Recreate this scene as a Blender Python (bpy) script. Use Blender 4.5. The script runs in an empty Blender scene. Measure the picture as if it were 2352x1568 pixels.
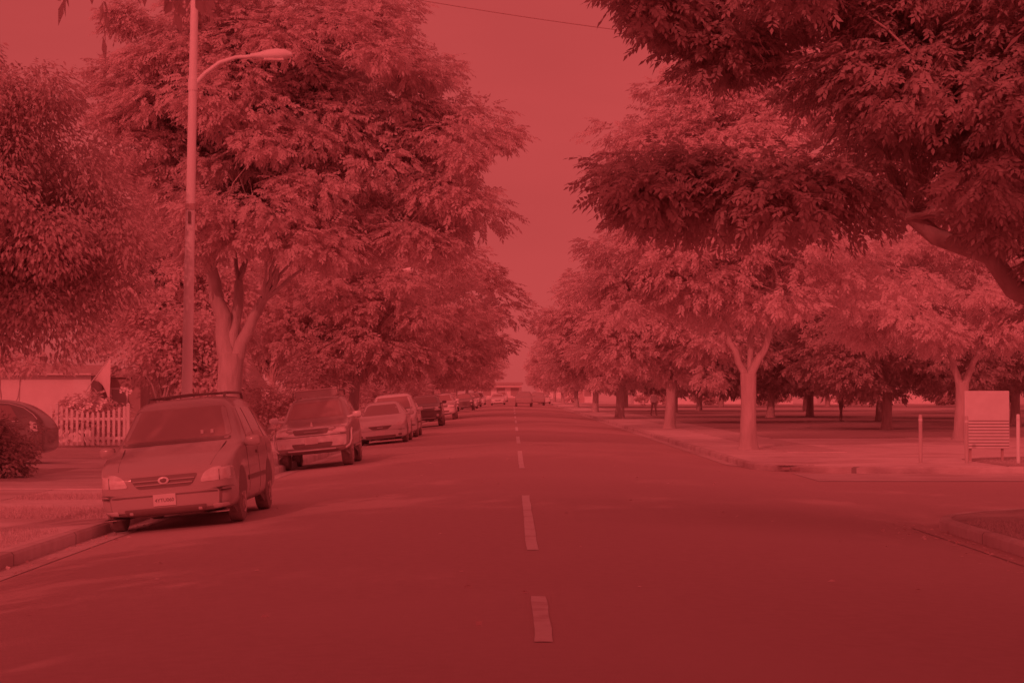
import bpy, bmesh, math, random
import numpy as np
from mathutils import Vector, Matrix
from mathutils.bvhtree import BVHTree

S = bpy.context.scene
COL = S.collection
R = math.radians

# ------------------------------------------------------------------ camera
cam = bpy.data.cameras.new("camera")
cam.lens = 36.0 * 4800 / 2352
cam.sensor_width = 36.0
cam.clip_end = 6000
cam.clip_start = 0.2
camo = bpy.data.objects.new("camera", cam)
COL.objects.link(camo)
camo.location = (0, 0, 1.55)
camo.rotation_euler = (R(90) + math.atan(116 / 4800), 0, 0)
S.camera = camo

# ------------------------------------------------------------------ light (everything is lit by a red sky and a red low sun)
SUN_AZ = 19.0      # the light travels away from the camera, this many degrees to the right
SUN_EL = 25.0
EXPOSURE = -1.9
SUN_STRENGTH = 3.0
SKY_STRENGTH = 0.1
SKY_TINT = (8.0, .98, .98)
w = bpy.data.worlds.new("World")
S.world = w
w.use_nodes = True
nt = w.node_tree
nt.nodes.clear()
sky = nt.nodes.new("ShaderNodeTexSky")
sky.sky_type = 'NISHITA'
sky.sun_disc = False
sky.sun_elevation = R(SUN_EL)
sky.sun_rotation = R(180 + SUN_AZ)
sky.dust_density = 3.0
bw = nt.nodes.new("ShaderNodeRGBToBW")
nt.links.new(sky.outputs[0], bw.inputs[0])
pw = nt.nodes.new("ShaderNodeMath"); pw.operation = 'POWER'; pw.inputs[1].default_value = 0.6
nt.links.new(bw.outputs[0], pw.inputs[0])
pm = nt.nodes.new("ShaderNodeMath"); pm.operation = 'MAXIMUM'; pm.inputs[1].default_value = 2.36
nt.links.new(pw.outputs[0], pm.inputs[0])
tcw = nt.nodes.new("ShaderNodeTexCoord")
cn = nt.nodes.new("ShaderNodeTexNoise"); cn.inputs['Scale'].default_value = 5.0; cn.inputs['Detail'].default_value = 5
mpw = nt.nodes.new("ShaderNodeMapping"); mpw.inputs['Scale'].default_value = (1, 1, 3)
nt.links.new(tcw.outputs['Generated'], mpw.inputs[0]); nt.links.new(mpw.outputs[0], cn.inputs['Vector'])
cr = nt.nodes.new("ShaderNodeMapRange"); cr.inputs[1].default_value = .35; cr.inputs[2].default_value = .7; cr.inputs[3].default_value = .97; cr.inputs[4].default_value = 1.09
nt.links.new(cn.outputs[0], cr.inputs[0])
cm = nt.nodes.new("ShaderNodeMath"); cm.operation = 'MULTIPLY'
nt.links.new(pm.outputs[0], cm.inputs[0]); nt.links.new(cr.outputs[0], cm.inputs[1])
mx = nt.nodes.new("ShaderNodeVectorMath"); mx.operation = 'SCALE'
mx.inputs[0].default_value = SKY_TINT
nt.links.new(cm.outputs[0], mx.inputs['Scale'])
bg = nt.nodes.new("ShaderNodeBackground")
bg.inputs['Strength'].default_value = SKY_STRENGTH
nt.links.new(mx.outputs[0], bg.inputs['Color'])
wo = nt.nodes.new("ShaderNodeOutputWorld")
nt.links.new(bg.outputs[0], wo.inputs['Surface'])

sl = bpy.data.lights.new("sun", 'SUN')
sl.energy = SUN_STRENGTH
sl.angle = R(0.6)
sl.color = (1.0, 0.155, 0.145)
so = bpy.data.objects.new("sun", sl)
COL.objects.link(so)
d = Vector((math.sin(R(SUN_AZ)) * math.cos(R(SUN_EL)), math.cos(R(SUN_AZ)) * math.cos(R(SUN_EL)), -math.sin(R(SUN_EL))))
so.rotation_euler = d.to_track_quat('-Z', 'Y').to_euler()
so.location = (-10, -40, 40)

S.view_settings.view_transform = 'Standard'
S.view_settings.look = 'None'
S.view_settings.exposure = EXPOSURE
S.view_settings.gamma = 1.0
S.cycles.max_bounces = 10
S.cycles.diffuse_bounces = 7
S.cycles.glossy_bounces = 3
S.cycles.transmission_bounces = 6
S.cycles.use_denoising = True

# ------------------------------------------------------------------ materials
def new_mat(name):
    m = bpy.data.materials.new(name)
    m.use_nodes = True
    m.node_tree.nodes.clear()
    return m, m.node_tree.nodes, m.node_tree.links

def surf(name, a, b=None, scale=6.0, rough=0.75, bump=0.0, bump_scale=None, spec=0.3, coat=0.0, detail=6, scale2=None, c=None, metal=0.0, stretch=None, joint=0):
    """noise between two colours, a second larger noise towards a third one, bump"""
    m, N, L = new_mat(name)
    out = N.new("ShaderNodeOutputMaterial")
    p = N.new("ShaderNodeBsdfPrincipled")
    p.inputs['Roughness'].default_value = rough
    p.inputs['Specular IOR Level'].default_value = spec
    p.inputs['Coat Weight'].default_value = coat
    p.inputs['Coat Roughness'].default_value = 0.06
    p.inputs['Metallic'].default_value = metal
    L.new(p.outputs[0], out.inputs[0])
    tc = N.new("ShaderNodeTexCoord")
    src = tc.outputs['Object']
    if stretch:
        mp = N.new("ShaderNodeMapping"); mp.inputs['Scale'].default_value = stretch
        L.new(src, mp.inputs[0]); src = mp.outputs[0]
    if b is None:
        p.inputs['Base Color'].default_value = (*a, 1)
    else:
        n = N.new("ShaderNodeTexNoise"); n.inputs['Scale'].default_value = scale; n.inputs['Detail'].default_value = detail
        L.new(src, n.inputs['Vector'])
        r = N.new("ShaderNodeValToRGB")
        r.color_ramp.elements[0].position = 0.33; r.color_ramp.elements[1].position = 0.67
        r.color_ramp.elements[0].color = (*a, 1); r.color_ramp.elements[1].color = (*b, 1)
        L.new(n.outputs[0], r.inputs[0])
        col = r.outputs[0]
        if c is not None:
            n2 = N.new("ShaderNodeTexNoise"); n2.inputs['Scale'].default_value = scale2; n2.inputs['Detail'].default_value = 3
            L.new(src, n2.inputs['Vector'])
            r2 = N.new("ShaderNodeValToRGB")
            r2.color_ramp.elements[0].position = 0.5; r2.color_ramp.elements[1].position = 0.68
            r2.color_ramp.elements[0].color = (0, 0, 0, 1); r2.color_ramp.elements[1].color = (1, 1, 1, 1)
            L.new(n2.outputs[0], r2.inputs[0])
            mi = N.new("ShaderNodeMix"); mi.data_type = 'RGBA'
            L.new(r2.outputs[0], mi.inputs[0]); L.new(col, mi.inputs[6]); mi.inputs[7].default_value = (*c, 1)
            col = mi.outputs[2]
        if joint:
            sx = N.new("ShaderNodeSeparateXYZ"); L.new(tc.outputs['Object'], sx.inputs[0])
            f1 = N.new("ShaderNodeMath"); f1.operation = 'PINGPONG'; f1.inputs[1].default_value = joint/2; L.new(sx.outputs[1], f1.inputs[0])
            f2 = N.new("ShaderNodeMath"); f2.operation = 'LESS_THAN'; f2.inputs[1].default_value = .022; L.new(f1.outputs[0], f2.inputs[0])
            mj = N.new("ShaderNodeMix"); mj.data_type = 'RGBA'
            L.new(f2.outputs[0], mj.inputs[0]); L.new(col, mj.inputs[6]); mj.inputs[7].default_value = (a[0]*.6, a[1]*.55, a[2]*.55, 1); col = mj.outputs[2]
        L.new(col, p.inputs['Base Color'])
    if bump:
        nb = N.new("ShaderNodeTexNoise"); nb.inputs['Scale'].default_value = bump_scale or scale * 3; nb.inputs['Detail'].default_value = 6
        L.new(src, nb.inputs['Vector'])
        bp = N.new("ShaderNodeBump"); bp.inputs['Strength'].default_value = bump; bp.inputs['Distance'].default_value = 0.03
        L.new(nb.outputs[0], bp.inputs['Height']); L.new(bp.outputs[0], p.inputs['Normal'])
    return m

def leaf_mat(name, a, b, trans):
    m, N, L = new_mat(name)
    out = N.new("ShaderNodeOutputMaterial")
    g = N.new("ShaderNodeNewGeometry")
    r = N.new("ShaderNodeValToRGB")
    r.color_ramp.elements[0].color = (*a, 1); r.color_ramp.elements[1].color = (*b, 1)
    L.new(g.outputs['Random Per Island'], r.inputs[0])
    df = N.new("ShaderNodeBsdfPrincipled"); df.inputs['Roughness'].default_value = 0.5; df.inputs['Specular IOR Level'].default_value = 0.12
    L.new(r.outputs[0], df.inputs['Base Color'])
    tr = N.new("ShaderNodeBsdfTranslucent"); L.new(r.outputs[0], tr.inputs['Color'])
    ms = N.new("ShaderNodeMixShader"); ms.inputs[0].default_value = trans
    L.new(df.outputs[0], ms.inputs[1]); L.new(tr.outputs[0], ms.inputs[2]); L.new(ms.outputs[0], out.inputs[0])
    return m

def red(r, g):            # every thing here is some red: how much red and how much of the other two it returns
    return (r, g, g * 1.02)

M = {}
M['asphalt'] = surf('asphalt', red(.61, .43), red(.65, .47), 9, .85, .25, 60, c=red(.67, .49), scale2=.12, detail=10)
M['concrete'] = surf('concrete', red(.70, .58), red(.77, .66), 3, .85, .2, 40, c=red(.63, .49), scale2=.5, joint=1.6)
M['kerb'] = surf('kerb_concrete', red(.68, .57), red(.76, .66), 4, .85, .25, 30, c=red(.60, .47), scale2=.8, joint=3.2)
M['paint'] = surf('road_paint', red(.84, .76), red(.90, .84), 14, .7, .1, 60, c=red(.74, .62), scale2=3)
M['lawn'] = surf('lawn', red(.50, .37), red(.60, .46), 5, .95, .8, 40, c=red(.63, .49), scale2=.35)
M['soil'] = surf('dry_ground', red(.79, .67), red(.87, .76), 2.5, .95, .6, 20, c=red(.68, .54), scale2=.4)
M['bark'] = surf('pale_bark', red(.58, .47), red(.70, .59), 7, .9, .9, 14, c=red(.50, .39), scale2=2.0, stretch=(1, 1, .25))
M['darkbark'] = surf('dark_bark', red(.54, .39), red(.66, .50), 7, .9, .7, 14, stretch=(1, 1, .25))
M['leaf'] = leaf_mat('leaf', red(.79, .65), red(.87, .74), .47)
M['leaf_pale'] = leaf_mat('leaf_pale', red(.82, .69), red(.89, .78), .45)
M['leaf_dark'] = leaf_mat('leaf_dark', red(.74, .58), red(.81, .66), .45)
M['leaf_shaded'] = leaf_mat('leaf_shaded', red(.67, .51), red(.72, .56), .38)  # leaf colour darkened for the shade over the two near dark trees
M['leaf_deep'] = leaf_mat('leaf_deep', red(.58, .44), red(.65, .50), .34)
M['grass'] = leaf_mat('grass_blade', red(.70, .57), red(.80, .68), .3)
M['flower'] = surf('petal', red(.95, .85), rough=.6)
M['pole'] = surf('galvanised_pole', red(.86, .84), red(.94, .93), 3, .5, stretch=(1, 1, .2), c=red(.80, .74), scale2=.8)
M['white'] = surf('white_paint', red(.78, .72), red(.84, .79), 5, .6)
M['van'] = surf('minivan_paint', red(.55, .43), red(.59, .46), 1.5, .35, coat=.6)
M['silver'] = surf('silver_paint', red(.84, .78), red(.88, .82), 1.5, .3, coat=.6)
M['carwhite'] = surf('white_car_paint', red(.80, .74), red(.84, .78), 1.5, .3, coat=.6)
M['cardark'] = surf('dark_car_paint', red(.30, .22), red(.34, .25), 1.5, .3, coat=.7)
M['carmid'] = surf('mid_car_paint', red(.48, .37), red(.52, .40), 1.5, .3, coat=.6)
M['glass'] = surf('car_glass', red(.47, .31), rough=.04, spec=.5)
M['trim'] = surf('black_trim', red(.32, .22), rough=.5)
M['tyre'] = surf('rubber', red(.34, .24), red(.42, .30), 20, .9)
M['rim'] = surf('alloy', red(.62, .46), rough=.35, spec=.6)
M['lens'] = surf('lamp_lens', red(.80, .64), red(.94, .88), 8, .08, spec=.8, coat=1)
M['chrome'] = surf('chrome', red(.92, .86), rough=.2, spec=.9)
M['plate'] = surf('plate', red(.86, .76), rough=.5)
M['ink'] = surf('ink', red(.30, .21), rough=.6)
M['wall'] = surf('stucco', red(.76, .67), red(.82, .74), 2, .9, .2, 40)
M['walldark'] = surf('brown_siding', red(.54, .38), red(.62, .45), 3, .9)
M['roof'] = surf('roof_shingle', red(.54, .40), red(.66, .50), 8, .95, .5, 20)
M['winglass'] = surf('window_glass', red(.46, .34), rough=.06, spec=.6)
M['cloth'] = surf('flag_cloth', red(.84, .72), red(.90, .80), 3, .9)
M['cable'] = surf('cable', red(.55, .42), rough=.7)
M['skin'] = surf('skin', red(.62, .46), rough=.6)
M['darkcloth'] = surf('dark_clothes', red(.42, .30), red(.48, .35), 9, .9)
M['leaflitter'] = leaf_mat('dry_leaf', red(.76, .50), red(.92, .78), .2)

# ------------------------------------------------------------------ object helpers
def link(o, parent=None):
    COL.objects.link(o)
    if parent: o.parent = parent
    return o

def tag(o, label=None, cat=None, group=None, kind=None):
    if label: o['label'] = label
    if cat: o['category'] = cat
    if group: o['group'] = group
    if kind: o['kind'] = kind
    return o

def empty(name, loc=(0, 0, 0), rot=(0, 0, 0), label=None, cat=None, group=None):
    o = bpy.data.objects.new(name, None)
    o.empty_display_size = .3
    link(o); o.location = loc; o.rotation_euler = rot
    return tag(o, label, cat, group)

def mesh_np(name, V, F, mat, parent=None, smooth=False):
    """V (n,3); F (m,k) all same k"""
    V = np.asarray(V, np.float32); F = np.asarray(F, np.int32)
    me = bpy.data.meshes.new(name)
    me.vertices.add(len(V)); me.vertices.foreach_set('co', V.ravel())
    m, k = F.shape
    me.loops.add(m * k); me.loops.foreach_set('vertex_index', F.ravel())
    me.polygons.add(m)
    me.polygons.foreach_set('loop_start', np.arange(0, m * k, k, dtype=np.int32))
    me.polygons.foreach_set('loop_total', np.full(m, k, np.int32))
    if smooth: me.polygons.foreach_set('use_smooth', np.ones(m, bool))
    me.update(calc_edges=True); me.validate()
    me.materials.append(mat)
    return link(bpy.data.objects.new(name, me), parent)

class MB:
    """collects shapes into one mesh"""
    def __init__(s): s.v = []; s.f = []
    def add(s, vs, fs):
        b = len(s.v); s.v += [tuple(v) for v in vs]; s.f += [tuple(i + b for i in f) for f in fs]; return s
    def box(s, x0, x1, y0, y1, z0, z1, rot=None, piv=None):
        vs = [Vector(p) for p in ((x0,y0,z0),(x1,y0,z0),(x1,y1,z0),(x0,y1,z0),(x0,y0,z1),(x1,y0,z1),(x1,y1,z1),(x0,y1,z1))]
        if rot is not None:
            pv = Vector(piv); vs = [rot @ (v - pv) + pv for v in vs]
        return s.add(vs, [(0,3,2,1),(4,5,6,7),(0,1,5,4),(1,2,6,5),(2,3,7,6),(3,0,4,7)])
    def tube(s, pts, rad, n=10, caps=True):
        pts = [Vector(p) for p in pts]
        if not hasattr(rad, '__len__'): rad = [rad] * len(pts)
        vs = []; up = None
        for i, p in enumerate(pts):
            t = (pts[min(i + 1, len(pts) - 1)] - pts[max(i - 1, 0)]).normalized()
            if up is None: up = Vector((1, 0, 0)) if abs(t.x) < .8 else Vector((0, 1, 0))
            a = (up - t * up.dot(t)).normalized(); b = t.cross(a); up = a
            for k in range(n):
                q = 2 * math.pi * k / n
                vs.append(p + (a * math.cos(q) + b * math.sin(q)) * rad[i])
        fs = []
        for i in range(len(pts) - 1):
            for k in range(n):
                k2 = (k + 1) % n
                fs.append((i*n+k, i*n+k2, (i+1)*n+k2, (i+1)*n+k))
        if caps:
            fs.append(tuple(reversed(range(n)))); fs.append(tuple((len(pts)-1)*n + k for k in range(n)))
        return s.add(vs, fs)
    def lathe(s, prof, n=24, axis='z', c=(0, 0, 0)):
        vs = []
        for r, h in prof:
            for k in range(n):
                q = 2 * math.pi * k / n; a, b = r * math.cos(q), r * math.sin(q)
                p = {'z': (a, b, h), 'x': (h, a, b), 'y': (a, h, b)}[axis]
                vs.append((p[0]+c[0], p[1]+c[1], p[2]+c[2]))
        fs = [(i*n+k, i*n+(k+1)%n, (i+1)*n+(k+1)%n, (i+1)*n+k) for i in range(len(prof)-1) for k in range(n)]
        fs.append(tuple(range(n))); fs.append(tuple((len(prof)-1)*n+k for k in range(n)))
        return s.add(vs, fs)
    def prism(s, poly, z0, z1):
        n = len(poly)
        vs = [(x, y, z0) for x, y in poly] + [(x, y, z1) for x, y in poly]
        fs = [tuple(reversed(range(n))), tuple(range(n, 2*n))] + [(i, (i+1)%n, n+(i+1)%n, n+i) for i in range(n)]
        return s.add(vs, fs)
    def build(s, name, mat, parent=None, smooth=False, bevel=0):
        me = bpy.data.meshes.new(name); me.from_pydata(s.v, [], s.f)
        bm = bmesh.new(); bm.from_mesh(me)
        bmesh.ops.recalc_face_normals(bm, faces=bm.faces)
        if bevel: bmesh.ops.bevel(bm, geom=list(bm.edges), offset=bevel, segments=2, affect='EDGES', profile=.5)
        bm.to_mesh(me); bm.free()
        me.materials.append(mat)
        if smooth:
            me.polygons.foreach_set('use_smooth', np.ones(len(me.polygons), bool))
            try: me.set_sharp_from_angle(angle=R(42))
            except Exception: pass
        me.update()
        return link(bpy.data.objects.new(name, me), parent)

def copy_tree(o, parent=None):
    c = o.copy(); link(c, parent)
    for ch in o.children: copy_tree(ch, c)
    return c

# ------------------------------------------------------------------ setting
XL, XR, XC = -5.33, 5.75, 0.2
GUT = -0.31; TOP = -0.16
def road_z(x):
    h = (x - XC) / (5.53 if x < XC else 5.55)
    return GUT * min(1.0, h * h)

MB().box(-3000, 3000, -200, 5000, -1.2, -0.62).build('ground', M['soil'])
tag(bpy.data.objects['ground'], kind='structure')

def strip(name, xs, y0, y1, zf, mat, ny=40, kind='structure'):
    ys = np.linspace(y0, y1, ny)
    V = [(x, y, zf(x)) for y in ys for x in xs]
    n = len(xs)
    F = [(j*n+i, j*n+i+1, (j+1)*n+i+1, (j+1)*n+i) for j in range(ny-1) for i in range(n-1)]
    o = mesh_np(name, V, F, mat, smooth=True); tag(o, kind=kind); return o

strip('road', np.linspace(XL, XR, 45), -60, 560, road_z, M['asphalt'], 120)
# side street opening to the right, dish to meet the gutter
SY0, SY1 = 31.6, 47.6
strip('side_street', np.linspace(XR, 120, 30), 20, 58, lambda x: GUT - 0.001, M['asphalt'], 10)
# cross street at the far end
strip('cross_street', np.linspace(-200, 200, 10), 560, 574, lambda x: GUT + .02, M['asphalt'], 4)

# kerb lines and raised ground
def arc(cx, cy, r, a0, a1, n=14):
    return [(cx + r*math.cos(R(a0+(a1-a0)*i/n)), cy + r*math.sin(R(a0+(a1-a0)*i/n))) for i in range(n+1)]

def kerb(path, name='kerb', wdt=.15, inside=1):
    """path of (x,y) along the street face; kerb body lies to the given side"""
    vs = []; n = len(path)
    for i, (x, y) in enumerate(path):
        a = Vector(path[max(i-1, 0)]); b = Vector(path[min(i+1, n-1)])
        t = (b - a).normalized(); nn = Vector((t.y, -t.x)) * inside
        for off, z in ((0, -.7), (.0, TOP-.03), (.025, TOP), (wdt, TOP), (wdt, -.7)):
            vs.append((x + nn.x*off, y + nn.y*off, z))
    fs = [(i*5+k, i*5+k+1, (i+1)*5+k+1, (i+1)*5+k) for i in range(n-1) for k in range(4)]
    o = MB().add(vs, fs).build(name, M['kerb']); tag(o, kind='structure'); return o

def slab(name, poly, top, mat, bottom=-.62):
    o = MB().prism(poly, bottom, top).build(name, mat); tag(o, kind='structure'); return o

ysl = [-60] + list(range(-40, 560, 20))
kerb([(XL, y) for y in ysl], inside=-1)
near = [(XR, -60), (XR, 0), (XR, 15), (XR, 27.6)] + arc(XR+3.6, 27.8, 3.6, 180, 90) + [(20, 31.4), (60, 31.4), (120, 31.4)]
far = [(120, 47.8), (60, 47.8), (20, 47.8)] + arc(XR+3.2, 51, 3.2, 270, 180) + [(XR, y) for y in range(56, 560, 24)]
kerb(near, inside=1)
kerb(far, inside=1)
LG = TOP - .012
slab('lawn', [(XL-.14, -60), (XL-.14, 560), (-8.1, 560), (-8.1, -60)], LG, M['soil'])
slab('sidewalk', [(-8.1, -60), (-8.1, 560), (-9.7, 560), (-9.7, -60)], TOP-.004, M['concrete'])
slab('yard', [(-9.7, -60), (-9.7, 560), (-300, 560), (-300, -60)], LG, M['lawn'])
nearp = [(x + (.14 if i < 4 else 0), y) for i, (x, y) in enumerate(near)]
def inset(path, dd, inside=1):
    out = []; n = len(path)
    for i, (x, y) in enumerate(path):
        a = Vector(path[max(i-1, 0)]); b = Vector(path[min(i+1, n-1)]); t = (b-a).normalized()
        out.append((x + t.y*dd*inside, y - t.x*dd*inside))
    return out
slab('corner_lawn', inset(near, .14) + [(120, -60)], LG, M['lawn'])
slab('park_ground', inset(far, .14) + [(XR+.14, 560), (260, 560), (260, 47.94)], LG-.004, M['soil'])
# pale park walk beside the road and along the side street, grass further in
slab('park_sidewalk', [(7.9, 60), (7.9, 560), (9.6, 560), (9.6, 60)], TOP, M['concrete'], -.5)
slab('corner_grass', [(11.5, 48.4), (11.5, 53.5), (14, 56), (120, 57), (120, 48.4)], TOP+.004, M['lawn'], -.5)
slab('park_lawn', [(9.61, 78), (9.61, 195), (200, 195), (200, 84), (40, 74), (22, 79)], TOP+.004, M['lawn'], -.5)
slab('park_lawn.001', [(9.62, 209.2), (9.62, 296), (200, 296), (200, 209.2)], TOP+.004, M['lawn'], -.5)
slab('park_path', [(9.62, 200), (9.62, 209), (200, 209), (200, 200)], TOP+.012, M['concrete'], -.5)
# driveway on the left between the first two parked cars
slab('driveway', [(XL-.15, 37), (XL-.15, 42.5), (-40, 43.5), (-40, 37)], TOP+.008, M['concrete'], -.5)
slab('driveway.001', [(XL-.15, 47), (XL-.15, 53.5), (-40, 53.5), (-40, 47)], TOP+.008, M['concrete'], -.5)
# gutter pans: concrete strips lying 5 mm on the asphalt
strip('gutter', [XL, XL+.2, XL+.42], -60, 560, lambda x: road_z(x) + .006, M['concrete'], 60)
strip('gutter.001', [XR-.42, XR-.2, XR], 52, 560, lambda x: road_z(x) + .006, M['concrete'], 60)
strip('gutter.002', [XR-.42, XR-.2, XR], -60, 28, lambda x: road_z(x) + .006, M['asphalt'], 20)
strip('valley_gutter', [6.4, 9, 20, 60, 118], 43.6, 47.75, lambda x: GUT + .006, M['concrete'], 4)

# dashed centre line, each mark a thin worn sheet
def lane_mark(y0, y1, wd=.115, x=XC):
    rng = random.Random(int(y0*7))
    n = 8; L_ = []; Rr = []
    for i in range(n+1):
        y = y0 + (y1-y0)*i/n
        j = rng.uniform(-.006, .006)
        L_.append((x-wd/2+j, y, road_z(x)+.005)); Rr.append((x+wd/2+rng.uniform(-.006, .006), y, road_z(x)+.005))
    vs = L_+Rr; fs = [(i, n+1+i, n+2+i, i+1) for i in range(n)]
    o = mesh_np('lane_marking', vs, fs, M['paint']); tag(o, kind='structure')
for y0, y1 in ((13.0, 15.9), (20.55, 31.4), (42.5, 55), (63, 73), (83, 93), (104, 114), (124, 134), (146, 156), (168, 178), (190, 200), (212, 222)):
    lane_mark(y0, y1)

# ------------------------------------------------------------------ foliage
def leaflets(rng, P, D, Nn, L, K, lw, ll):
    """compound leaves: P base, D direction, Nn normal, L length per leaf, K leaflets; returns verts, faces"""
    n = len(P)
    Sd = np.cross(D, Nn); Sd /= np.linalg.norm(Sd, axis=1, keepdims=True) + 1e-9
    Nn = np.cross(Sd, D)
    V = np.empty((n, K, 4, 3), np.float32)
    for k in range(K):
        if k == K-1 or K == 1: t = 1.0 if K > 1 else 0; sg = 0
        else: t = .2 + .8*(k//2 + .5)/(K/2); sg = 1 if k % 2 else -1
        bend = -0.35*t*t
        base = P + D*(L*t)[:, None] + Nn*(L*bend*.4)[:, None]
        ax = D*(.55 if sg else 1) + Sd*(.85*sg) + np.array([0, 0, -.25]) + rng.normal(0, .16, (n, 3))
        ax /= np.linalg.norm(ax, axis=1, keepdims=True)
        wv = np.cross(ax, Nn + rng.normal(0, .25, (n, 3))); wv /= np.linalg.norm(wv, axis=1, keepdims=True) + 1e-9
        l = ll*rng.uniform(.75, 1.25, n)[:, None]; wd = lw*rng.uniform(.8, 1.2, n)[:, None]
        V[:, k, 0] = base
        V[:, k, 1] = base + ax*l*.45 + wv*wd
        V[:, k, 2] = base + ax*l + np.array([0, 0, -.1])*l
        V[:, k, 3] = base + ax*l*.45 - wv*wd
    V = V.reshape(-1, 3)
    F = np.arange(len(V), dtype=np.int32).reshape(-1, 4)
    return V, F

def crown_np(seed, blobs, n_clump, per, K=7, L=.4, lw=.05, ll=.17, clump=(.7, 1.2), droop=.45, flat=.55, shell=.45):
    """blobs: (centre, radii, weight). Clumps of leaves are spread through the ellipsoids, thicker to the outside"""
    rng = np.random.default_rng(seed)
    W = np.array([b[2] if len(b) > 2 else b[1][0]*b[1][1]*b[1][2] for b in blobs], float); W /= W.sum()
    cc = []; mid = []
    for b, wgt in zip(blobs, W):
        m = max(1, int(round(n_clump*wgt)))
        u = rng.normal(0, 1, (m, 3)); u /= np.linalg.norm(u, axis=1, keepdims=True)
        r = rng.uniform(0, 1, m)**shell
        c = np.array(b[0]) + u*r[:, None]*np.array(b[1])
        cc.append(c); mid.append(np.repeat([b[0]], m, 0))
    cc = np.vstack(cc); mid = np.vstack(mid)
    rc = rng.uniform(clump[0], clump[1], len(cc))
    n = len(cc)*per
    idx = np.repeat(np.arange(len(cc)), per)
    u = rng.normal(0, 1, (n, 3)); u /= np.linalg.norm(u, axis=1, keepdims=True)
    rad = rc[idx]*rng.uniform(.15, 1, n)**.5
    off = u*rad[:, None]; off[:, 2] *= flat
    P = cc[idx] + off
    out = (P - mid[idx]); out /= np.linalg.norm(out, axis=1, keepdims=True) + 1e-6
    D = u*.8 + out*.6 + rng.normal(0, .45, (n, 3)); D[:, 2] = D[:, 2]*.5 - droop
    D /= np.linalg.norm(D, axis=1, keepdims=True)
    Nn = np.array([0, 0, 1.0]) + out*.5 + rng.normal(0, .4, (n, 3))
    V, F = leaflets(rng, P, D, Nn, L*rng.uniform(.7, 1.2, n), K, lw, ll)
    return V, F, cc

def limb_pts(a, b, rng, sag=.12, n=6):
    a = Vector(a); b = Vector(b); L = (b-a).length; pts = []
    for i in range(n+1):
        t = i/n
        p = a.lerp(b, t)
        p.z += math.sin(t*math.pi)*L*sag
        if 0 < i < n: p += Vector((rng.uniform(-1, 1), rng.uniform(-1, 1), rng.uniform(-.6, .6)))*L*.03
        pts.append(p)
    return pts

def tree(name, base, blobs, seed, trunk_r=.26, fork=None, limbs=(), n_clump=60, per=60, bark='bark', leaf='leaf', label='', cat='tree', group=None, branches=14, bmax=99, **kw):
    """blobs are absolute; object origin stands at the trunk's foot"""
    rng = random.Random(seed)
    bx, by, bz = base
    root = empty(name, base, label=label, cat=cat, group=group)
    V, F, cc = crown_np(seed, [(tuple(np.array(b[0]) - np.array(base)), *b[1:]) for b in blobs], n_clump, per, **kw)
    m = MB()
    if fork is None: fork = (bx, by, bz + 2.6)
    fk = Vector(fork) - Vector(base)
    # flared trunk
    hs = [-.15, .0, .12, .35, .8, 1.3]
    path = [Vector((fk.x*max(0, h)/fk.z + rng.uniform(-.01, .01), fk.y*max(0, h)/fk.z, h)) for h in hs if h < fk.z - .2] + [fk]
    fl = [1.55, 1.4, 1.2, 1.07, 1.0, .95]
    m.tube(path, [trunk_r*fl[min(i, 5)] for i in range(len(path)-1)] + [trunk_r*1.02], 14)
    ends = []
    if limbs:
        for l in limbs:
            tip = Vector(l[0]) - Vector(base); r0 = l[1]
            p = limb_pts(fk - Vector((0, 0, .35)), tip, rng, .02, 6)
            m.tube(p, [r0*(1 - .4*i/6) for i in range(7)], 12); ends.append((tip, r0*.6))
    else:
        ends.append((fk, trunk_r*.85))
    order = [i for i in range(len(cc)) if min((q[0]-Vector(cc[i])).length for q in ends) < bmax]; rng.shuffle(order)
    for i in order[:branches]:
        c = Vector(cc[i]);
        e, r0 = min(ends, key=lambda q: (q[0]-c).length)
        if limbs == () or len(ends) < 2: e, r0 = ends[0]
        p = limb_pts(e - Vector((0, 0, .1)), c, rng, .08, 6)
        rr = min(r0*.6, .03 + .012*(c-e).length)
        m.tube(p, [rr*(1-.78*k/6) for k in range(7)], 7)
        for _ in range(3):
            q = p[rng.randint(3, 6)]
            c2 = min((Vector(cc[rng.randrange(len(cc))]) for _ in range(14)), key=lambda z: (z-q).length)
            if (c2-q).length > .2:
                p2 = limb_pts(q, c2, rng, .05, 4); m.tube(p2, [rr*.38*(1-.7*k/4) for k in range(5)], 5)
    m.build('trunk', M[bark], root, smooth=True)
    mesh_np('crown', V, F, M[leaf], root)
    return root

def recopy(src, loc, rz, sc, label, group=None):
    c = copy_tree(src); c.location = loc; c.rotation_euler = (0, 0, rz); c.scale = (sc, sc, sc*random.uniform(.95, 1.05)) if not hasattr(sc, '__len__') else sc
    c['label'] = label
    if group: c['group'] = group
    elif 'group' in c: del c['group']
    return c

ST = 'street trees along the left kerb'
RT = 'street trees along the right kerb'
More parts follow.
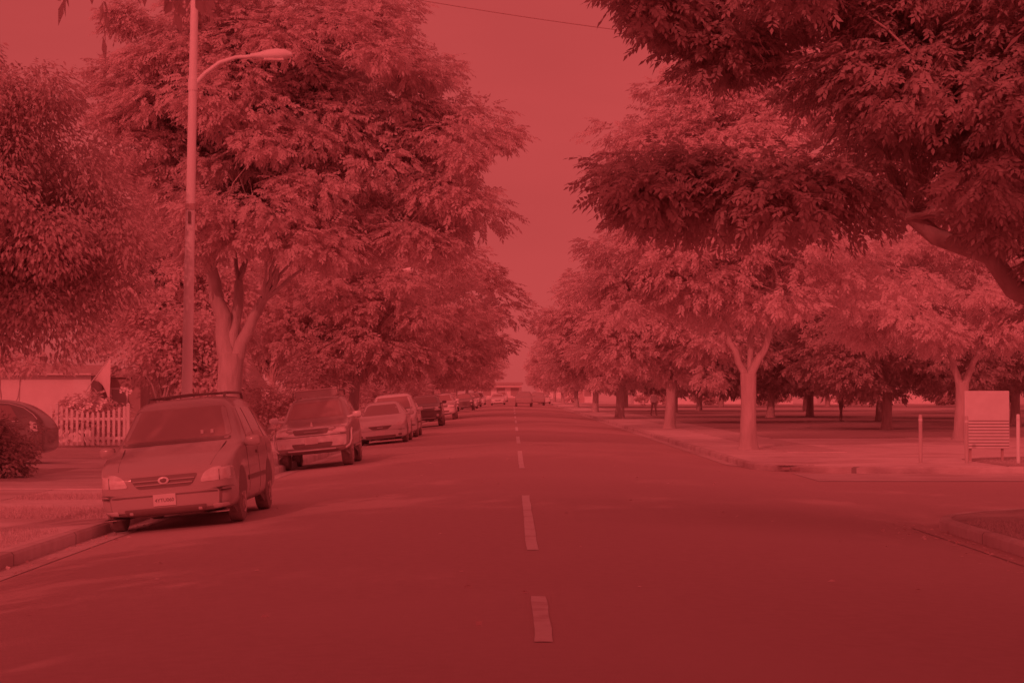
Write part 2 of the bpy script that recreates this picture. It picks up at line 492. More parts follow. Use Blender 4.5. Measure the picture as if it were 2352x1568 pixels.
# big pale-barked tree on the left
tree('street_tree', (-7.8, 57, TOP), [((-6.3, 57.5, 9.2), (4.8, 4.6, 4.1)), ((-1.9, 57, 7.6), (2.0, 2.8, 2.1)), ((-9.8, 58, 8.6), (1.9, 3.2, 2.9)), ((-8.6, 57.5, 11.2), (2.2, 3, 1.8)), ((-7.2, 54.8, 6.1), (3.6, 2.2, 1.0)), ((-2.4, 56, 5.8), (1.4, 2.0, .8)), ((-5.2, 55, 5.6), (2.0, 1.6, .7))], 3,
     trunk_r=.34, fork=(-7.65, 57, 2.6), limbs=[((-8.2, 56.9, 4.9), .27), ((-7.5, 57.3, 4.6), .2), ((-6.75, 56.8, 4.1), .2)],
     n_clump=330, per=110, K=11, L=.40, lw=.033, ll=.135, clump=(.55, 1.05), branches=30, bmax=3.4, shell=.6,
     label='tall broad tree with pale three-forked trunk rising behind the nearest minivan', group=ST)
# dark tree at the left edge
tree('dark_tree', (-11.8, 41, TOP), [((-10.6, 41, 5.4), (3.2, 3.0, 2.5)), ((-9.0, 40.5, 4.4), (2.0, 2.2, 1.9)), ((-10.9, 41, 8.1), (.8, 1.4, .9)), ((-9.6, 40.5, 7.2), (1.2, 1.5, .5)), ((-9.8, 39.5, 2.9), (2.2, 1.5, .8))], 8,
     trunk_r=.22, fork=(-11.6, 41, 2.4), n_clump=250, per=300, K=1, L=.2, lw=.028, ll=.13, clump=(.5, 1.0), droop=.6, flat=.8, bark='darkbark', leaf='leaf_shaded', branches=24, shell=.55,
     label='dense dark tree with small drooping leaves filling the left edge above the hedge')
# near dark tree reaching over from the right
tree('overhanging_tree', (8.7, 28, TOP), [((4.4, 28, 7.1), (2.3, 2.6, .8)), ((6.5, 28, 5.6), (2.6, 3.4, 2.2)), ((2.15, 27.8, 6.85), (.75, .9, .5), 1.6), ((2.9, 28, 6.2), (.6, .8, .4), 1.2), ((2.05, 28, 4.3), (.9, .9, .33), 3.0), ((3.5, 28, 4.2), (1.5, 1.8, .42), 4), ((7.7, 28, 2.95), (.9, 1.4, .8), 2.5), ((8.5, 28, 8), (3, 3.5, 1.8))], 12,
     trunk_r=.3, fork=(8.3, 28, 2.2), limbs=[((5.2, 27.6, 3.95), .18), ((7.4, 29.6, 4.6), .16), ((8.8, 28.8, 4.6), .2)],
     n_clump=260, per=90, K=11, L=.34, lw=.026, ll=.11, clump=(.4, .75), bark='darkbark', leaf='leaf_shaded', branches=26, shell=.6, flat=.6, bmax=2.4,
     label='dark tree leaning over the near right corner with long drooping leaf sprays')
# sunlit tree on the right with Y fork
tree('street_tree', (7.1, 62.8, TOP), [((6.1, 63.4, 9.0), (3.3, 3.4, 2.2)), ((7.4, 64, 10.6), (3.0, 2.8, 1.7)), ((6.5, 63.2, 5.4), (4.3, 3.8, 1.7)), ((3.4, 63, 4.8), (1.6, 2.3, 1.1)), ((10.3, 63, 4.8), (2.2, 2.2, 1.2)), ((7.2, 61.6, 4.2), (2.2, 1.2, .5))], 21,
     trunk_r=.24, fork=(7.1, 62.8, 2.1), limbs=[((6.25, 62.5, 3.75), .12), ((7.3, 63.2, 3.8), .11), ((7.9, 62.5, 3.75), .14)],
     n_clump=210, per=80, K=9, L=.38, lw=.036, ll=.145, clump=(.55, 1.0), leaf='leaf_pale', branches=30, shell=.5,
     label='sunlit pale trunk forking in a clear Y on the right pavement corner', group=RT)
tree('park_tree', (16.2, 75.6, TOP), [((15.6, 76, 4.9), (3.6, 3.4, 1.9)), ((14.8, 76.5, 6.6), (3.2, 2.6, 1.2)), ((18.6, 75, 4.4), (2.5, 3, 1.8)), ((12.6, 75.5, 4.9), (1.8, 2.2, 1.4))], 31,
     trunk_r=.24, fork=(16.3, 75.6, 1.9), limbs=[((15.7, 75.5, 3.1), .15), ((16.9, 75.6, 3.1), .15)],
     n_clump=110, per=80, K=9, L=.36, lw=.036, ll=.145, clump=(.55, 1.0), leaf='leaf_pale', branches=22,
     label='pale-barked park tree with low bright crown just left of the white slatted board')

# a row tree whose copies stand further down both sides
def row_tree(seed, leaf, bark, label, group, kind='street_tree', n_clump=70, per=60, rz=4.2, rx=5.6, hz=6.4, hx=0):
    return tree(kind, (0, 0, 0), [((hx, 0, hz), (rx*1.08, rx*1.08, rz)), ((hx+1.5, -3, hz-2.6), (rx*.6, rx*.4, rz*.4)), ((hx-2.5, -2, hz-2.2), (rx*.5, rx*.5, rz*.45))], seed,
                trunk_r=.25, fork=(.1, 0, 2.3), limbs=[((-.8, .2, 3.9), .13), ((.2, .4, 4.2), .13), ((.9, -.2, 3.7), .12)], n_clump=n_clump, per=per, K=9, L=.46, lw=.05, ll=.19,
                clump=(.8, 1.5), leaf=leaf, bark=bark, branches=22, label=label, group=group)
rowL = row_tree(41, 'leaf_dark', 'bark', 'leafy tree standing behind the second parked car on the left, next after the forked one', ST, n_clump=105, per=80, rx=5.3, rz=4.0, hz=6.4)  # darker leaf puts the forked tree's shade into these crowns
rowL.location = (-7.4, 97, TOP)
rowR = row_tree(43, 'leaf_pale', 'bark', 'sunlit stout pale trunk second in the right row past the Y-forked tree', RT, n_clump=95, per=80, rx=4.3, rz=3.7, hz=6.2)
rowR.location = (7.5, 99.5, TOP)
random.seed(5)
ordn = ['third', 'fourth', 'fifth', 'sixth', 'seventh', 'eighth', 'ninth', 'tenth']
for i, (x, y, s) in enumerate(((-6.4, 137, (1.34, 1.3, 1.1)), (-6.8, 176, (1.08, 1.1, 1.0)), (-7.3, 222, 1.0), (-7.4, 275, 1.0), (-7.3, 335, 1.0), (-7.3, 410, 1.0))):
    recopy(rowL, (x, y, TOP), random.uniform(0, 6), s, f'{ordn[i]} tree of the left row counted from the forked tree', ST)
for i, (x, y, s) in enumerate(((7.0, 136, (1.12, 1.1, 1.0)), (7.2, 181, (1.05, 1.05, 1.0)), (7.3, 236, 1.0), (7.2, 295, 1.0), (7.3, 360, 1.0), (7.3, 430, 1.0))):
    recopy(rowR, (x, y, TOP), random.uniform(0, 6), s, f'{ordn[i]} tree of the right row counted from the Y-forked tree', RT)
tree('yard_tree', (-13.6, 79, TOP), [((-13.4, 79, 5.6), (3.4, 3, 3.0)), ((-11.0, 78.5, 4.9), (1.8, 2, 2.0))], 57, trunk_r=.16, fork=(-13.5, 79, 2.0), n_clump=80, per=80, K=5, L=.42, lw=.06, ll=.24, clump=(.6, 1.1), branches=18, bark='darkbark',
     label='rounded yard tree behind the tall shrub and left of the lamp post')
yt = recopy(bpy.data.objects['yard_tree'], (-12.8, 112, TOP), 2.0, 1.0, 'rounded yard tree showing through right of the forked trunk, above the hedge')
# park trees, leaf colour darkened for the shade they stand in
PT = 'park trees behind the right row'
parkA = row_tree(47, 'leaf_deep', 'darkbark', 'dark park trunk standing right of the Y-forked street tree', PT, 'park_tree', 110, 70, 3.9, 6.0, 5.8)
parkA.location = (17.3, 140, TOP)
for x, y, s, lb in ((20.8, 146, 1.0, 'dark park trunk close behind and left of the standing person'), (21.3, 121, 1.0, 'dark park trunk just right of the standing person'),
                    (17.2, 96, .9, 'leaning dark park trunk with a sunlit patch at its foot'), (13.2, 118, .95, 'slim dark park trunk between the second and first right street trees'),
                    (26, 108, 1.0, 'dark park trunk behind the leftmost thin post'), (30, 135, 1.05, 'dark park tree behind the white slatted board'), (12.8, 165, 1.0, 'dark slim park trunk beside the third right street tree'),
                    (36, 165, 1.1, 'broad dark park tree behind and beyond the person on the far right'), (26, 185, 1.1, 'park tree beside the pale path under deep shade'), (17, 190, 1.0, 'park tree standing at the near edge of the pale path'),
                    (45, 190, 1.1, 'park tree at the path behind the board at the far right'), (12.5, 230, 1.0, 'park tree past the pale path near the right street row'), (24, 240, 1.1, 'park tree past the pale path in the middle of the park'),
                    (37, 245, 1.1, 'park tree past the pale path towards the right edge'), (52, 240, 1.1, 'park tree past the pale path seen at the right edge')):
    recopy(parkA, (x, y, TOP), random.uniform(0, 6), s, lb, PT)
# trees on the camera's side of the scene: they throw the shade on the near road
SH = 'trees beside and behind the camera shading the near road'
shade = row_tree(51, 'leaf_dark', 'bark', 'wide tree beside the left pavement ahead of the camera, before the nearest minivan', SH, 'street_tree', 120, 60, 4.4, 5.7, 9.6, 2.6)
shade.location = (-8.4, 20.5, TOP); shade.scale = (1, 1, 1.25)
for x, y, s, lb in ((-6.4, -6, 1.0, 'wide street tree on the left verge behind the camera'), (-6.9, 5, 1.0, 'wide street tree on the left verge level with the camera'), (8.4, 3, .95, 'wide street tree on the right verge beside the camera'), 
                    (-15.7, 29, .88, 'unseen tree added in the left yard to shade the dark tree'), (9.4, 12, .95, 'unseen tree added on the right corner lawn to shade the overhanging tree')):  # both added out of view to shade the dark and overhanging trees
    recopy(shade, (x, y, TOP), .1 if x > -9 and x < 0 else 2.9, s, lb, SH)

# ------------------------------------------------------------------ shrubs
def shrub(name, base, blobs, seed, label, leaf='leaf', stems=5, n_clump=20, per=60, group=None, cat='shrub', stem_mat='bark', stem_r=.03, spread=.3, **kw):
    kw = {**dict(K=1, L=.1, lw=.05, ll=.16, clump=(.25, .5), flat=.8, droop=.2), **kw}
    rng = random.Random(seed)
    root = empty(name, base, label=label, cat=cat, group=group)
    V, F, cc = crown_np(seed, [(tuple(np.array(b[0])-np.array(base)), *b[1:]) for b in blobs], n_clump, per, **kw)
    mesh_np('foliage', V, F, M[leaf], root)
    m = MB()
    for i in range(stems):
        c = Vector(cc[rng.randrange(len(cc))])
        p = limb_pts((rng.uniform(-spread, spread), rng.uniform(-spread, spread), -.05), c, rng, .04, 5)
        m.tube(p, [stem_r*(1-.7*k/5) for k in range(6)], 6)
    m.build('stems', M[stem_mat], root, smooth=True)
    return root
shrub('bush', (-10.6, 42, TOP), [((-10.75, 42, .40), (1.15, .9, .75))], 61, 'dark rounded bush at the left edge beside the pavement', 'leaf_deep', n_clump=80, per=130, ll=.1, lw=.035)
shrub('rose_bush', (-13.4, 66.5, TOP), [((-13.4, 66.5, .75), (1.3, .3, .6))], 62, 'rose bush showing over the scalloped picket fence', 'leaf', n_clump=40, per=60, ll=.14)
for k, (x, z) in enumerate(((-13.9, 1.18), (-13.35, 1.12), (-13.05, 1.05), (-13.6, .98), (-12.9, 1.25), (-12.3, 1.62), (-12.1, 1.55))):
    b = MB()
    rr = random.Random(k)
    for j in range(9):
        a = j*2.4; r_ = .02+.012*j
        b.add([(r_*math.cos(a)*.3, -.02, r_*math.sin(a)*.3), (r_*math.cos(a-.5), -.05+.006*j, r_*math.sin(a-.5)), (r_*1.25*math.cos(a), -.03, r_*1.25*math.sin(a)), (r_*math.cos(a+.5), -.05+.006*j, r_*math.sin(a+.5))], [(0, 1, 2, 3)])
    o = b.build('bloom', M['flower'], bpy.data.objects['rose_bush']); o.location = (x+13.4, -.55, z-TOP)
shrub('tall_shrub', (-12.3, 72, TOP), [((-12.2, 72, 3.2), (2.0, 1.6, 1.6)), ((-10.6, 72, 2.6), (1.3, 1.4, 1.6))], 63, 'tall multi-stemmed shrub with pale bare stems left of the lamp post', 'leaf', stems=9, n_clump=90, per=110, stem_r=.06, spread=.5, ll=.2, lw=.06, clump=(.4, .8))
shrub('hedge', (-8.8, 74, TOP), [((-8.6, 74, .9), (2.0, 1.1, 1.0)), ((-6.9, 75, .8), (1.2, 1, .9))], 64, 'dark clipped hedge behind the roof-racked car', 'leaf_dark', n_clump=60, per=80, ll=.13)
shrub('pale_shrub', (-7.2, 112, TOP), [((-7.6, 112, 1.7), (1.6, 1.2, 1.6)), ((-5.7, 113, 1.5), (1.2, 1, 1.4))], 65, 'bright feathery shrub behind the white car and second lamp post', 'leaf_pale', n_clump=50, per=60, ll=.5, lw=.05, droop=-.5, clump=(.4, .7))
shrub('bush', (-8.8, 92, TOP), [((-8.8, 92, 1.9), (1.7, 1.2, 1.6))], 66, 'leafy bush between the hedge and the bright feathery shrub', 'leaf', n_clump=40, per=70, ll=.22)
shrub('bush', (-14.5, 60, TOP), [((-14.9, 60, 2.6), (1.1, 1, .5)), ((-13.4, 60, 2.4), (.7, 1, .4))], 67, 'loose vine bush over the low garage roof', 'leaf', n_clump=24, per=50, ll=.18)
for k, (x, y, lb) in enumerate(((-9.0, 150, 'pale bush along the left yards past the third row tree'), (-9.3, 205, 'pale bush along the left yards past the fourth row tree'), (-8.6, 255, 'far bush on the left before the road end'), (9.5, 330, 'far bush at the end of the right walk'))):
    shrub('bush', (x, y, TOP), [((x, y, 1.3), (1.6, 1.5, 1.4))], 70+k, lb, 'leaf_pale', n_clump=25, per=50, ll=.35, lw=.1)

for k, (x, y, h_, lb) in enumerate(((25, 270, 1.6, 'dark bush before the far houses behind the second right trunk'), (33, 265, 1.3, 'dark bush before the far houses left of the person'), (44, 275, 1.9, 'dark bush before the far houses right of the person'), (54, 262, 1.5, 'dark bush before the far houses behind the thin post'), (61, 270, 1.8, 'dark bush before the far houses behind the board'), (18, 262, 1.7, 'dark bush before the far houses near the right walk'))):
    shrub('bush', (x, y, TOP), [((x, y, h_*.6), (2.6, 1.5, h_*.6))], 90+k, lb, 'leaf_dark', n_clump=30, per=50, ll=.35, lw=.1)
# grass tufts on the left verge and near corner
def grass(name, boxes, n, seed, z):
    rng = np.random.default_rng(seed)
    P = np.vstack([np.column_stack([rng.uniform(x0, x1, m), rng.uniform(y0, y1, m), np.full(m, z)]) for x0, x1, y0, y1, m in boxes])
    n = len(P)
    D = rng.normal(0, .45, (n, 3)); D[:, 2] = 1; D /= np.linalg.norm(D, axis=1, keepdims=True)
    h = rng.uniform(.03, .085, n)[:, None]; a = rng.uniform(0, 6.28, n); wv = np.column_stack([np.cos(a), np.sin(a), a*0])*.007
    V = np.empty((n, 3, 3)); V[:, 0] = P-wv; V[:, 1] = P+wv; V[:, 2] = P+D*h
    o = mesh_np(name, V.reshape(-1, 3), np.arange(3*n).reshape(-1, 3), M['grass']); tag(o, kind='stuff'); return o
grass('grass', [(-8.1, -5.6, 21, 26, 4500), (-8.0, -5.6, 28.5, 31, 3500), (-8.0, -5.6, 33.5, 35, 2500), (-8.1, -5.5, 42.6, 47, 4000), (-13, -9.75, 28, 36.5, 9000), (5.95, 9.5, 20, 27.5, 14000), (11.7, 20, 48.6, 53, 9000)], 0, 4, LG)

# fallen leaves along both gutters
rng = np.random.default_rng(9)
n = 420
xs = np.concatenate([XL + .05 + np.abs(rng.normal(0, .22, 150)), XR - .05 - np.abs(rng.normal(0, .45, 190)), rng.uniform(-4.5, 5.2, 80)])
ys = np.concatenate([rng.uniform(19, 45, 150), rng.uniform(13, 29, 190), rng.uniform(11, 50, 80)])
P = np.column_stack([xs, ys, [road_z(x)+.012 for x in xs]])
D = rng.normal(0, 1, (n, 3)); D[:, 2] = rng.uniform(0, .5, n); D /= np.linalg.norm(D, axis=1, keepdims=True)
V, F = leaflets(rng, P, D, np.array([0, 0, 1.]) + rng.normal(0, .4, (n, 3)), np.full(n, .05), 1, .022, .06)
V[:, 2] = np.maximum(V[:, 2], np.repeat(P[:, 2], 4) - .004)
tag(mesh_np('leaf_litter', V, F, M['leaflitter']), kind='stuff')

# ------------------------------------------------------------------ street lamps
def street_lamp(loc, label):
    x, y, z = loc
    root = empty('street_lamp', loc, label=label, cat='street lamp', group='street lamps on the left verge')
    MB().tube([(0, 0, -.1), (0, 0, 1), (0, 0, 11.5)], [.125, .12, .075], 18).build('pole', M['pole'], root, smooth=True)
    MB().tube([(0, 0, -.12), (0, 0, .06), (0, 0, .1)], [.21, .21, .14], 18).build('base', M['pole'], root, smooth=True)
    hz = 8.27
    MB().tube([(.06, 0, hz-.05), (.25, 0, hz+.17), (.55, 0, hz+.40), (.9, 0, hz+.52), (1.3, 0, hz+.55)], [.05, .045, .042, .04, .04], 12).build('arm', M['pole'], root, smooth=True)
    MB().tube([(0, 0, hz-.2), (0, 0, hz+.05)], .105, 18).build('arm_bracket', M['pole'], root, smooth=True)
    h = MB()
    pts = [(1.2, .0, .055), (1.36, .01, .07), (1.55, .03, .115), (1.75, .04, .135), (1.95, .05, .11), (2.08, .04, .05)]
    vs = []; n = 14
    for px, dz, r in pts:
        for k in range(n):
            q = 2*math.pi*k/n
            vs.append((px, r*1.15*math.cos(q), hz+.55+dz+(r*.95*math.sin(q))*(1.0 if math.sin(q) > 0 else .9)))
    fs = [(i*n+k, i*n+(k+1) % n, (i+1)*n+(k+1) % n, (i+1)*n+k) for i in range(len(pts)-1) for k in range(n)] + [tuple(range(n)), tuple((len(pts)-1)*n+k for k in range(n))]
    h.add(vs, fs).build('lamp_head', M['pole'], root, smooth=True)
    MB().box(1.5, 1.92, -.1, .1, hz+.455, hz+.50).build('lens', M['lens'], root, bevel=.01)
    MB().tube([(0, -.01, 5.55), (0, -.01, 5.68)], .112, 16).build('band', M['rim'], root, smooth=True)
    MB().box(-.03, .03, -.135, -.09, 5.25, 5.5).build('tag_plate', M['ink'], root)
    return root
sl1 = street_lamp((-6.87, 44, TOP), 'tall pale street lamp with curved arm rising behind the nearest minivan')
sl1.rotation_euler = (0, R(.9), 0)
street_lamp((-7.7, 122, TOP), 'distant street lamp pole standing above the pale wagon in the row')

# overhead cable
cb = MB(); n = 24
A = Vector((-9.0, 44, 11.2)); B = Vector((9.8, 44, 8.4))
cb.tube([A.lerp(B, t/n) + Vector((0, 0, -.35*math.sin(math.pi*t/n))) for t in range(n+1)], .011, 6)
tag(cb.build('overhead_cable', M['cable'], smooth=True), 'thin overhead cable crossing the sky above the road', 'cable')

# ------------------------------------------------------------------ picket fence
pf = empty('picket_fence', (-13.2, 65, TOP), label='white wooden picket fence with a dipped top line behind the minivan', cat='fence')
x0, x1 = -1.55, 1.25
for xp, hh in ((-.95, 1.34), (1.27, 1.32)):
    p = MB().box(xp-.05, xp+.05, -.05, .05, -.1, hh)
    p.add([(xp-.065, -.065, hh), (xp+.065, -.065, hh), (xp+.065, .065, hh), (xp-.065, .065, hh), (xp, 0, hh+.06)], [(0, 1, 2, 3), (0, 1, 4), (1, 2, 4), (2, 3, 4), (3, 0, 4)]).build('post', M['white'], pf)
MB().box(-1.7, 1.3, .0, .035, .24, .32).build('rail', M['white'], pf)
MB().box(-1.2, 1.3, .0, .035, .84, .92).build('rail', M['white'], pf)
for i in range(18):
    xp = -1.62 + i*.163
    if abs(xp+.95) < .07: continue
    t = (xp-.16)/1.11
    hh = 1.02 + .24*min(1, abs(t))**1.8 if xp > -.95 else 1.22 if xp > -1.2 else .34
    o = MB().prism([(xp-.042, 0), (xp+.042, 0), (xp+.042, hh-.03), (xp, hh+.02), (xp-.042, hh-.03)], -.02, 0).build('picket', M['white'], pf)
    o.rotation_euler = (R(90), 0, 0); o.location = (0, -.02, .06)

# ------------------------------------------------------------------ houses
def house(name, loc, wdt, dep, hgt, roof_h, label, wall='wall', roof='roof', wins=(), gable='x', over=.4, door=None, cat='house', group=None, rz=0):
    root = empty(name, loc, (0, 0, rz), label, cat, group)
    MB().box(-wdt/2, wdt/2, 0, dep, -.1, hgt).build('wall', M[wall], root)
    m = MB(); o_ = over; h0 = hgt - .02
    if gable == 'x':   # ridge along x
        vs = [(-wdt/2-o_, -o_, h0-.05), (wdt/2+o_, -o_, h0-.05), (wdt/2+o_, dep+o_, h0-.05), (-wdt/2-o_, dep+o_, h0-.05), (-wdt/2-o_, dep/2, h0+roof_h), (wdt/2+o_, dep/2, h0+roof_h)]
        m.add(vs, [(0, 1, 5, 4), (2, 3, 4, 5), (0, 4, 3), (1, 2, 5), (0, 3, 2, 1)])
    else:
        vs = [(-wdt/2-o_, -o_, h0-.05), (wdt/2+o_, -o_, h0-.05), (wdt/2+o_, dep+o_, h0-.05), (-wdt/2-o_, dep+o_, h0-.05), (0, -o_, h0+roof_h), (0, dep+o_, h0+roof_h)]
        m.add(vs, [(0, 4, 5, 3), (1, 2, 5, 4), (0, 1, 4), (2, 3, 5), (0, 3, 2, 1)])
    m.build('roof', M[roof], root)
    for (x, z, ww, hh) in wins:
        f = MB().box(x-ww/2-.07, x+ww/2+.07, -.05, .03, z-.07, z+hh+.07).build('window', M['white'], root)
        MB().box(x-ww/2, x+ww/2, -.058, -.03, z, z+hh).build('pane', M['winglass'], f)
    if door:
        x, ww, hh = door
        MB().box(x-ww/2, x+ww/2, -.04, .03, -.05, hh).build('door', M['walldark'], root)
    return root
# garage with white wall at the left edge
g = house('garage', (-17.3, 72, TOP), 5.6, 6, 2.35, .35, 'low white stucco garage at the left edge above the dark car', wall='wall', over=.3)
MB().box(2.2, 2.8, -.02, 0, 0, 2.3).build('corner_board', M['white'], g)
house('brown_house', (-12.6, 84, TOP), 3.6, 6, 1.9, 3.4, 'dark brown house with steep gable roof behind the flag', wall='walldark', gable='y', over=.35, wins=((-.6, .8, .8, .8),))
house('porch', (-14.0, 74, TOP), 1.7, 3, 2.3, .25, 'small dark porch between the white garage and the flag', wall='walldark', wins=((.1, .9, .5, .9),), over=.15, cat='porch')
# flag on a slanting pole
fl = empty('flag', (-14.35, 70.5, 0), label='pale drooping flag on a slanted pole at the garage corner', cat='flag')
MB().tube([(-.35, 1.4, 1.5), (.0, .7, 1.85), (.95, -.6, 2.72)], .02, 8).build('flagpole', M['pole'], fl, smooth=True)
nx, nz = 14, 12; vs = []
for i in range(nx+1):
    t = i/nx
    px, py, pz = .1+.82*t, .58-1.14*t, 1.95+.74*t
    for k in range(nz+1):
        s_ = k/nz
        drop = s_*(.12+1.42*t**.8)
        vs.append((px + (.86-px)*s_*.55, py + .05*math.sin(7*t+3*s_)*s_, pz - drop*.98))
fs = [(i*(nz+1)+k, (i+1)*(nz+1)+k, (i+1)*(nz+1)+k+1, i*(nz+1)+k+1) for i in range(nx) for k in range(nz)]
MB().add(vs, fs).build('cloth', M['cloth'], fl, smooth=True)

FH = 'pale houses beyond the park'
for i, (x, y, ww, hh, lb) in enumerate(((22, 300, 9, 3.2, 'pale far house seen between the second and third right street trees'), (36, 305, 10, 3, 'pale far house beyond the park left of the person'), (50, 300, 10, 3.4, 'pale far house beyond the park right of the person'), (64, 310, 11, 3, 'pale far house beyond the park near the right edge'), (80, 300, 12, 3.2, 'pale far house beyond the park at the right edge'), (11.5, 345, 5, 2.8, 'pale far house at the end of the right walk'))):
    house('far_house', (x, y, TOP), ww, 8, hh, 1.4, lb, wins=((-ww*.25, 1, 1.2, 1.2), (ww*.2, 1, 1.2, 1.2)), door=(0, .9, 2), group=FH)
# buildings at the far end of the street
e = house('end_building', (-3.2, 600, -.1), 12, 12, 3.9, .6, 'pale building closing the far end of the street', over=.5, wins=((-4, .6, 2.4, 2.2), (0, .6, 2.4, 2.2), (4, .6, 2.4, 2.2)), cat='building')
MB().box(-5.8, 5.8, -2.0, .0, 2.9, 3.3).build('awning', M['walldark'], e)
house('end_building', (13, 600, -.1), 12, 12, 5, .8, 'second pale building at the far road end on the right', over=.5, wins=((-3, .8, 2, 1.6), (2, .8, 2, 1.6)), cat='building')
for k, (x, y) in enumerate(((-34, 640), (-20, 645), (24, 645), (38, 640))):
    recopy(rowL, (x, y, TOP), k*1.3, .8, ['far tree left of the pale end building, outermost', 'far tree just left of the pale end building', 'far tree just right of the end buildings', 'far tree right of the end buildings, outermost'][k], 'trees beside the end buildings')

# ------------------------------------------------------------------ cars
def ring_pts(st):
    y, zb, wl, wb, zbelt, wt, zt = st
    zm = zb + .45*(zbelt-zb)
    return [(0, zb), (wl*.72, zb), (wl*.96, zb+.05), (wl, zm-.1), (wl, zm+.1), (wb, zbelt-.02), (wb-.02, zbelt+.03),
            (wt+.02, zt-.07*min(1, (zt-zbelt)*3)), (wt-.10, zt-.005), (wt*.45, zt+.006), (0, zt+.01)]

def car_body(stations, mat, parent):
    rings = []
    for st in stations:
        h = ring_pts(st); y = st[0]
        full = [(x, y, z) for x, z in h] + [(-x, y, z) for x, z in reversed(h[1:-1])]
        rings.append(full)
    n = len(rings[0]); nh = 11
    vs = [p for r in rings for p in r]; fs = []
    for i in range(len(rings)-1):
        for k in range(n):
            k2 = (k+1) % n
            fs.append((i*n+k, i*n+k2, (i+1)*n+k2, (i+1)*n+k))
    def opp(k): return 0 if k == 0 else (n-k if k < nh-1 else nh-1)
    for end in (0, len(rings)-1):
        b = end*n
        for k in range(nh-1):
            a = [b+k, b+k+1, b+opp(k+1), b+opp(k)]
            a = list(dict.fromkeys(a))
            if len(a) > 2: fs.append(tuple(a))
    me = bpy.data.meshes.new('body'); me.from_pydata(vs, [], fs)
    bm = bmesh.new(); bm.from_mesh(me); bmesh.ops.recalc_face_normals(bm, faces=bm.faces); bm.to_mesh(me); bm.free()
    o = link(bpy.data.objects.new('body', me))
    md = o.modifiers.new('s', 'SUBSURF'); md.levels = 2; md.render_levels = 2
    dg = bpy.context.evaluated_depsgraph_get(); dg.update()
    m2 = bpy.data.meshes.new_from_object(o.evaluated_get(dg))
    o.modifiers.clear(); o.data = m2; m2.name = 'body'
    m2.materials.clear(); m2.materials.append(mat)
    m2.polygons.foreach_set('use_smooth', np.ones(len(m2.polygons), bool))
    bv = BVHTree.FromPolygons([v.co.copy() for v in m2.vertices], [list(p.vertices) for p in m2.polygons])
    o.parent = parent
    return o, bv

def rpoly(pts, r=.04, n=4):
    out = []; N = len(pts)
    for i in range(N):
        p = Vector(pts[i]); a = Vector(pts[i-1]); b = Vector(pts[(i+1) % N])
        da = (a-p); db = (b-p); rr = min(r, da.length*.45, db.length*.45)
        A = p+da.normalized()*rr; B = p+db.normalized()*rr
        for k in range(n+1):
            t = k/n; out.append(A.lerp(p, t).lerp(p.lerp(B, t), t))
    # subdivide long edges
    res = []
    for i in range(len(out)):
        a = out[i]; b = out[(i+1) % len(out)]; s = max(1, int((b-a).length/.08))
        for k in range(s): res.append(a.lerp(b, k/s))
    return res

def panel(name, bv, outline, mat, parent, view='front', off=.006, thick=.02, rings=5, r=.04):
    """an outline laid on the body surface: front/rear outlines are (x,z), side ones (y,z)"""
    ol = rpoly(outline, r); c = sum(ol, Vector((0, 0)))/len(ol)
    if view == 'front': org = lambda q: (Vector((q.x, -3, q.y)), Vector((0, 1, 0)))
    elif view == 'rear': org = lambda q: (Vector((q.x, 12, q.y)), Vector((0, -1, 0)))
    elif view == 'left': org = lambda q: (Vector((-4, q.x, q.y)), Vector((1, 0, 0)))
    else: org = lambda q: (Vector((4, q.x, q.y)), Vector((-1, 0, 0)))
    def proj(q, o):
        p, dr = org(q); h = bv.ray_cast(p, dr)
        if h[0] is None:
            nr = bv.find_nearest(p + dr*3.0); base = nr[0]; return Vector((q.x, base.y, q.y)) - dr*o if view in ('front', 'rear') else Vector((base.x, q.x, q.y)) - dr*o
        return h[0] - dr*o
    vs = [proj(c, off)]; n = len(ol)
    for j in range(1, rings+1):
        for q in ol: vs.append(proj(c.lerp(q, j/rings), off))
    for q in ol: vs.append(proj(q, off-thick))
    fs = [(0, 1+i, 1+(i+1) % n) for i in range(n)]
    for j in range(rings):
        for i in range(n): fs.append((1+j*n+i, 1+j*n+(i+1) % n, 1+(j+1)*n+(i+1) % n, 1+(j+1)*n+i))
    o = MB().add(vs, fs).build(name, mat, parent, smooth=True)
    return o

def wheel(parent, x, y, r, wd, sgn):
    prof = [(r*.62, 0), (r*.9, 0), (r*.98, .015), (r, .05), (r, wd-.05), (r*.98, wd-.015), (r*.9, wd), (r*.62, wd)]
    m = MB().lathe([(a, sgn*(b-wd)) for a, b in prof], 28, 'x', (0, 0, 0))
    wo = m.build('wheel', M['tyre'], parent, smooth=True); wo.location = (x, y, r)
    rm = MB()
    xo = sgn*.004
    rm.lathe([(.001, xo+sgn*.02), (r*.14, xo+sgn*.02), (r*.15, xo)], 16, 'x')
    rm.lathe([(r*.54, xo-sgn*.02), (r*.6, xo), (r*.66, xo+sgn*.006), (r*.67, xo-sgn*.03)], 28, 'x')
    for k in range(5):
        a = k*2*math.pi/5; rot = Matrix.Rotation(a, 3, 'X')
        rm.box(xo-.03, xo+.004, -r*.09, r*.09, r*.08, r*.58, rot, (0, 0, 0))
    rm.build('rim', M['rim'], wo, smooth=True)
    return wo

def mirror_x(pts): return [(-x, z) for x, z in reversed(pts)]

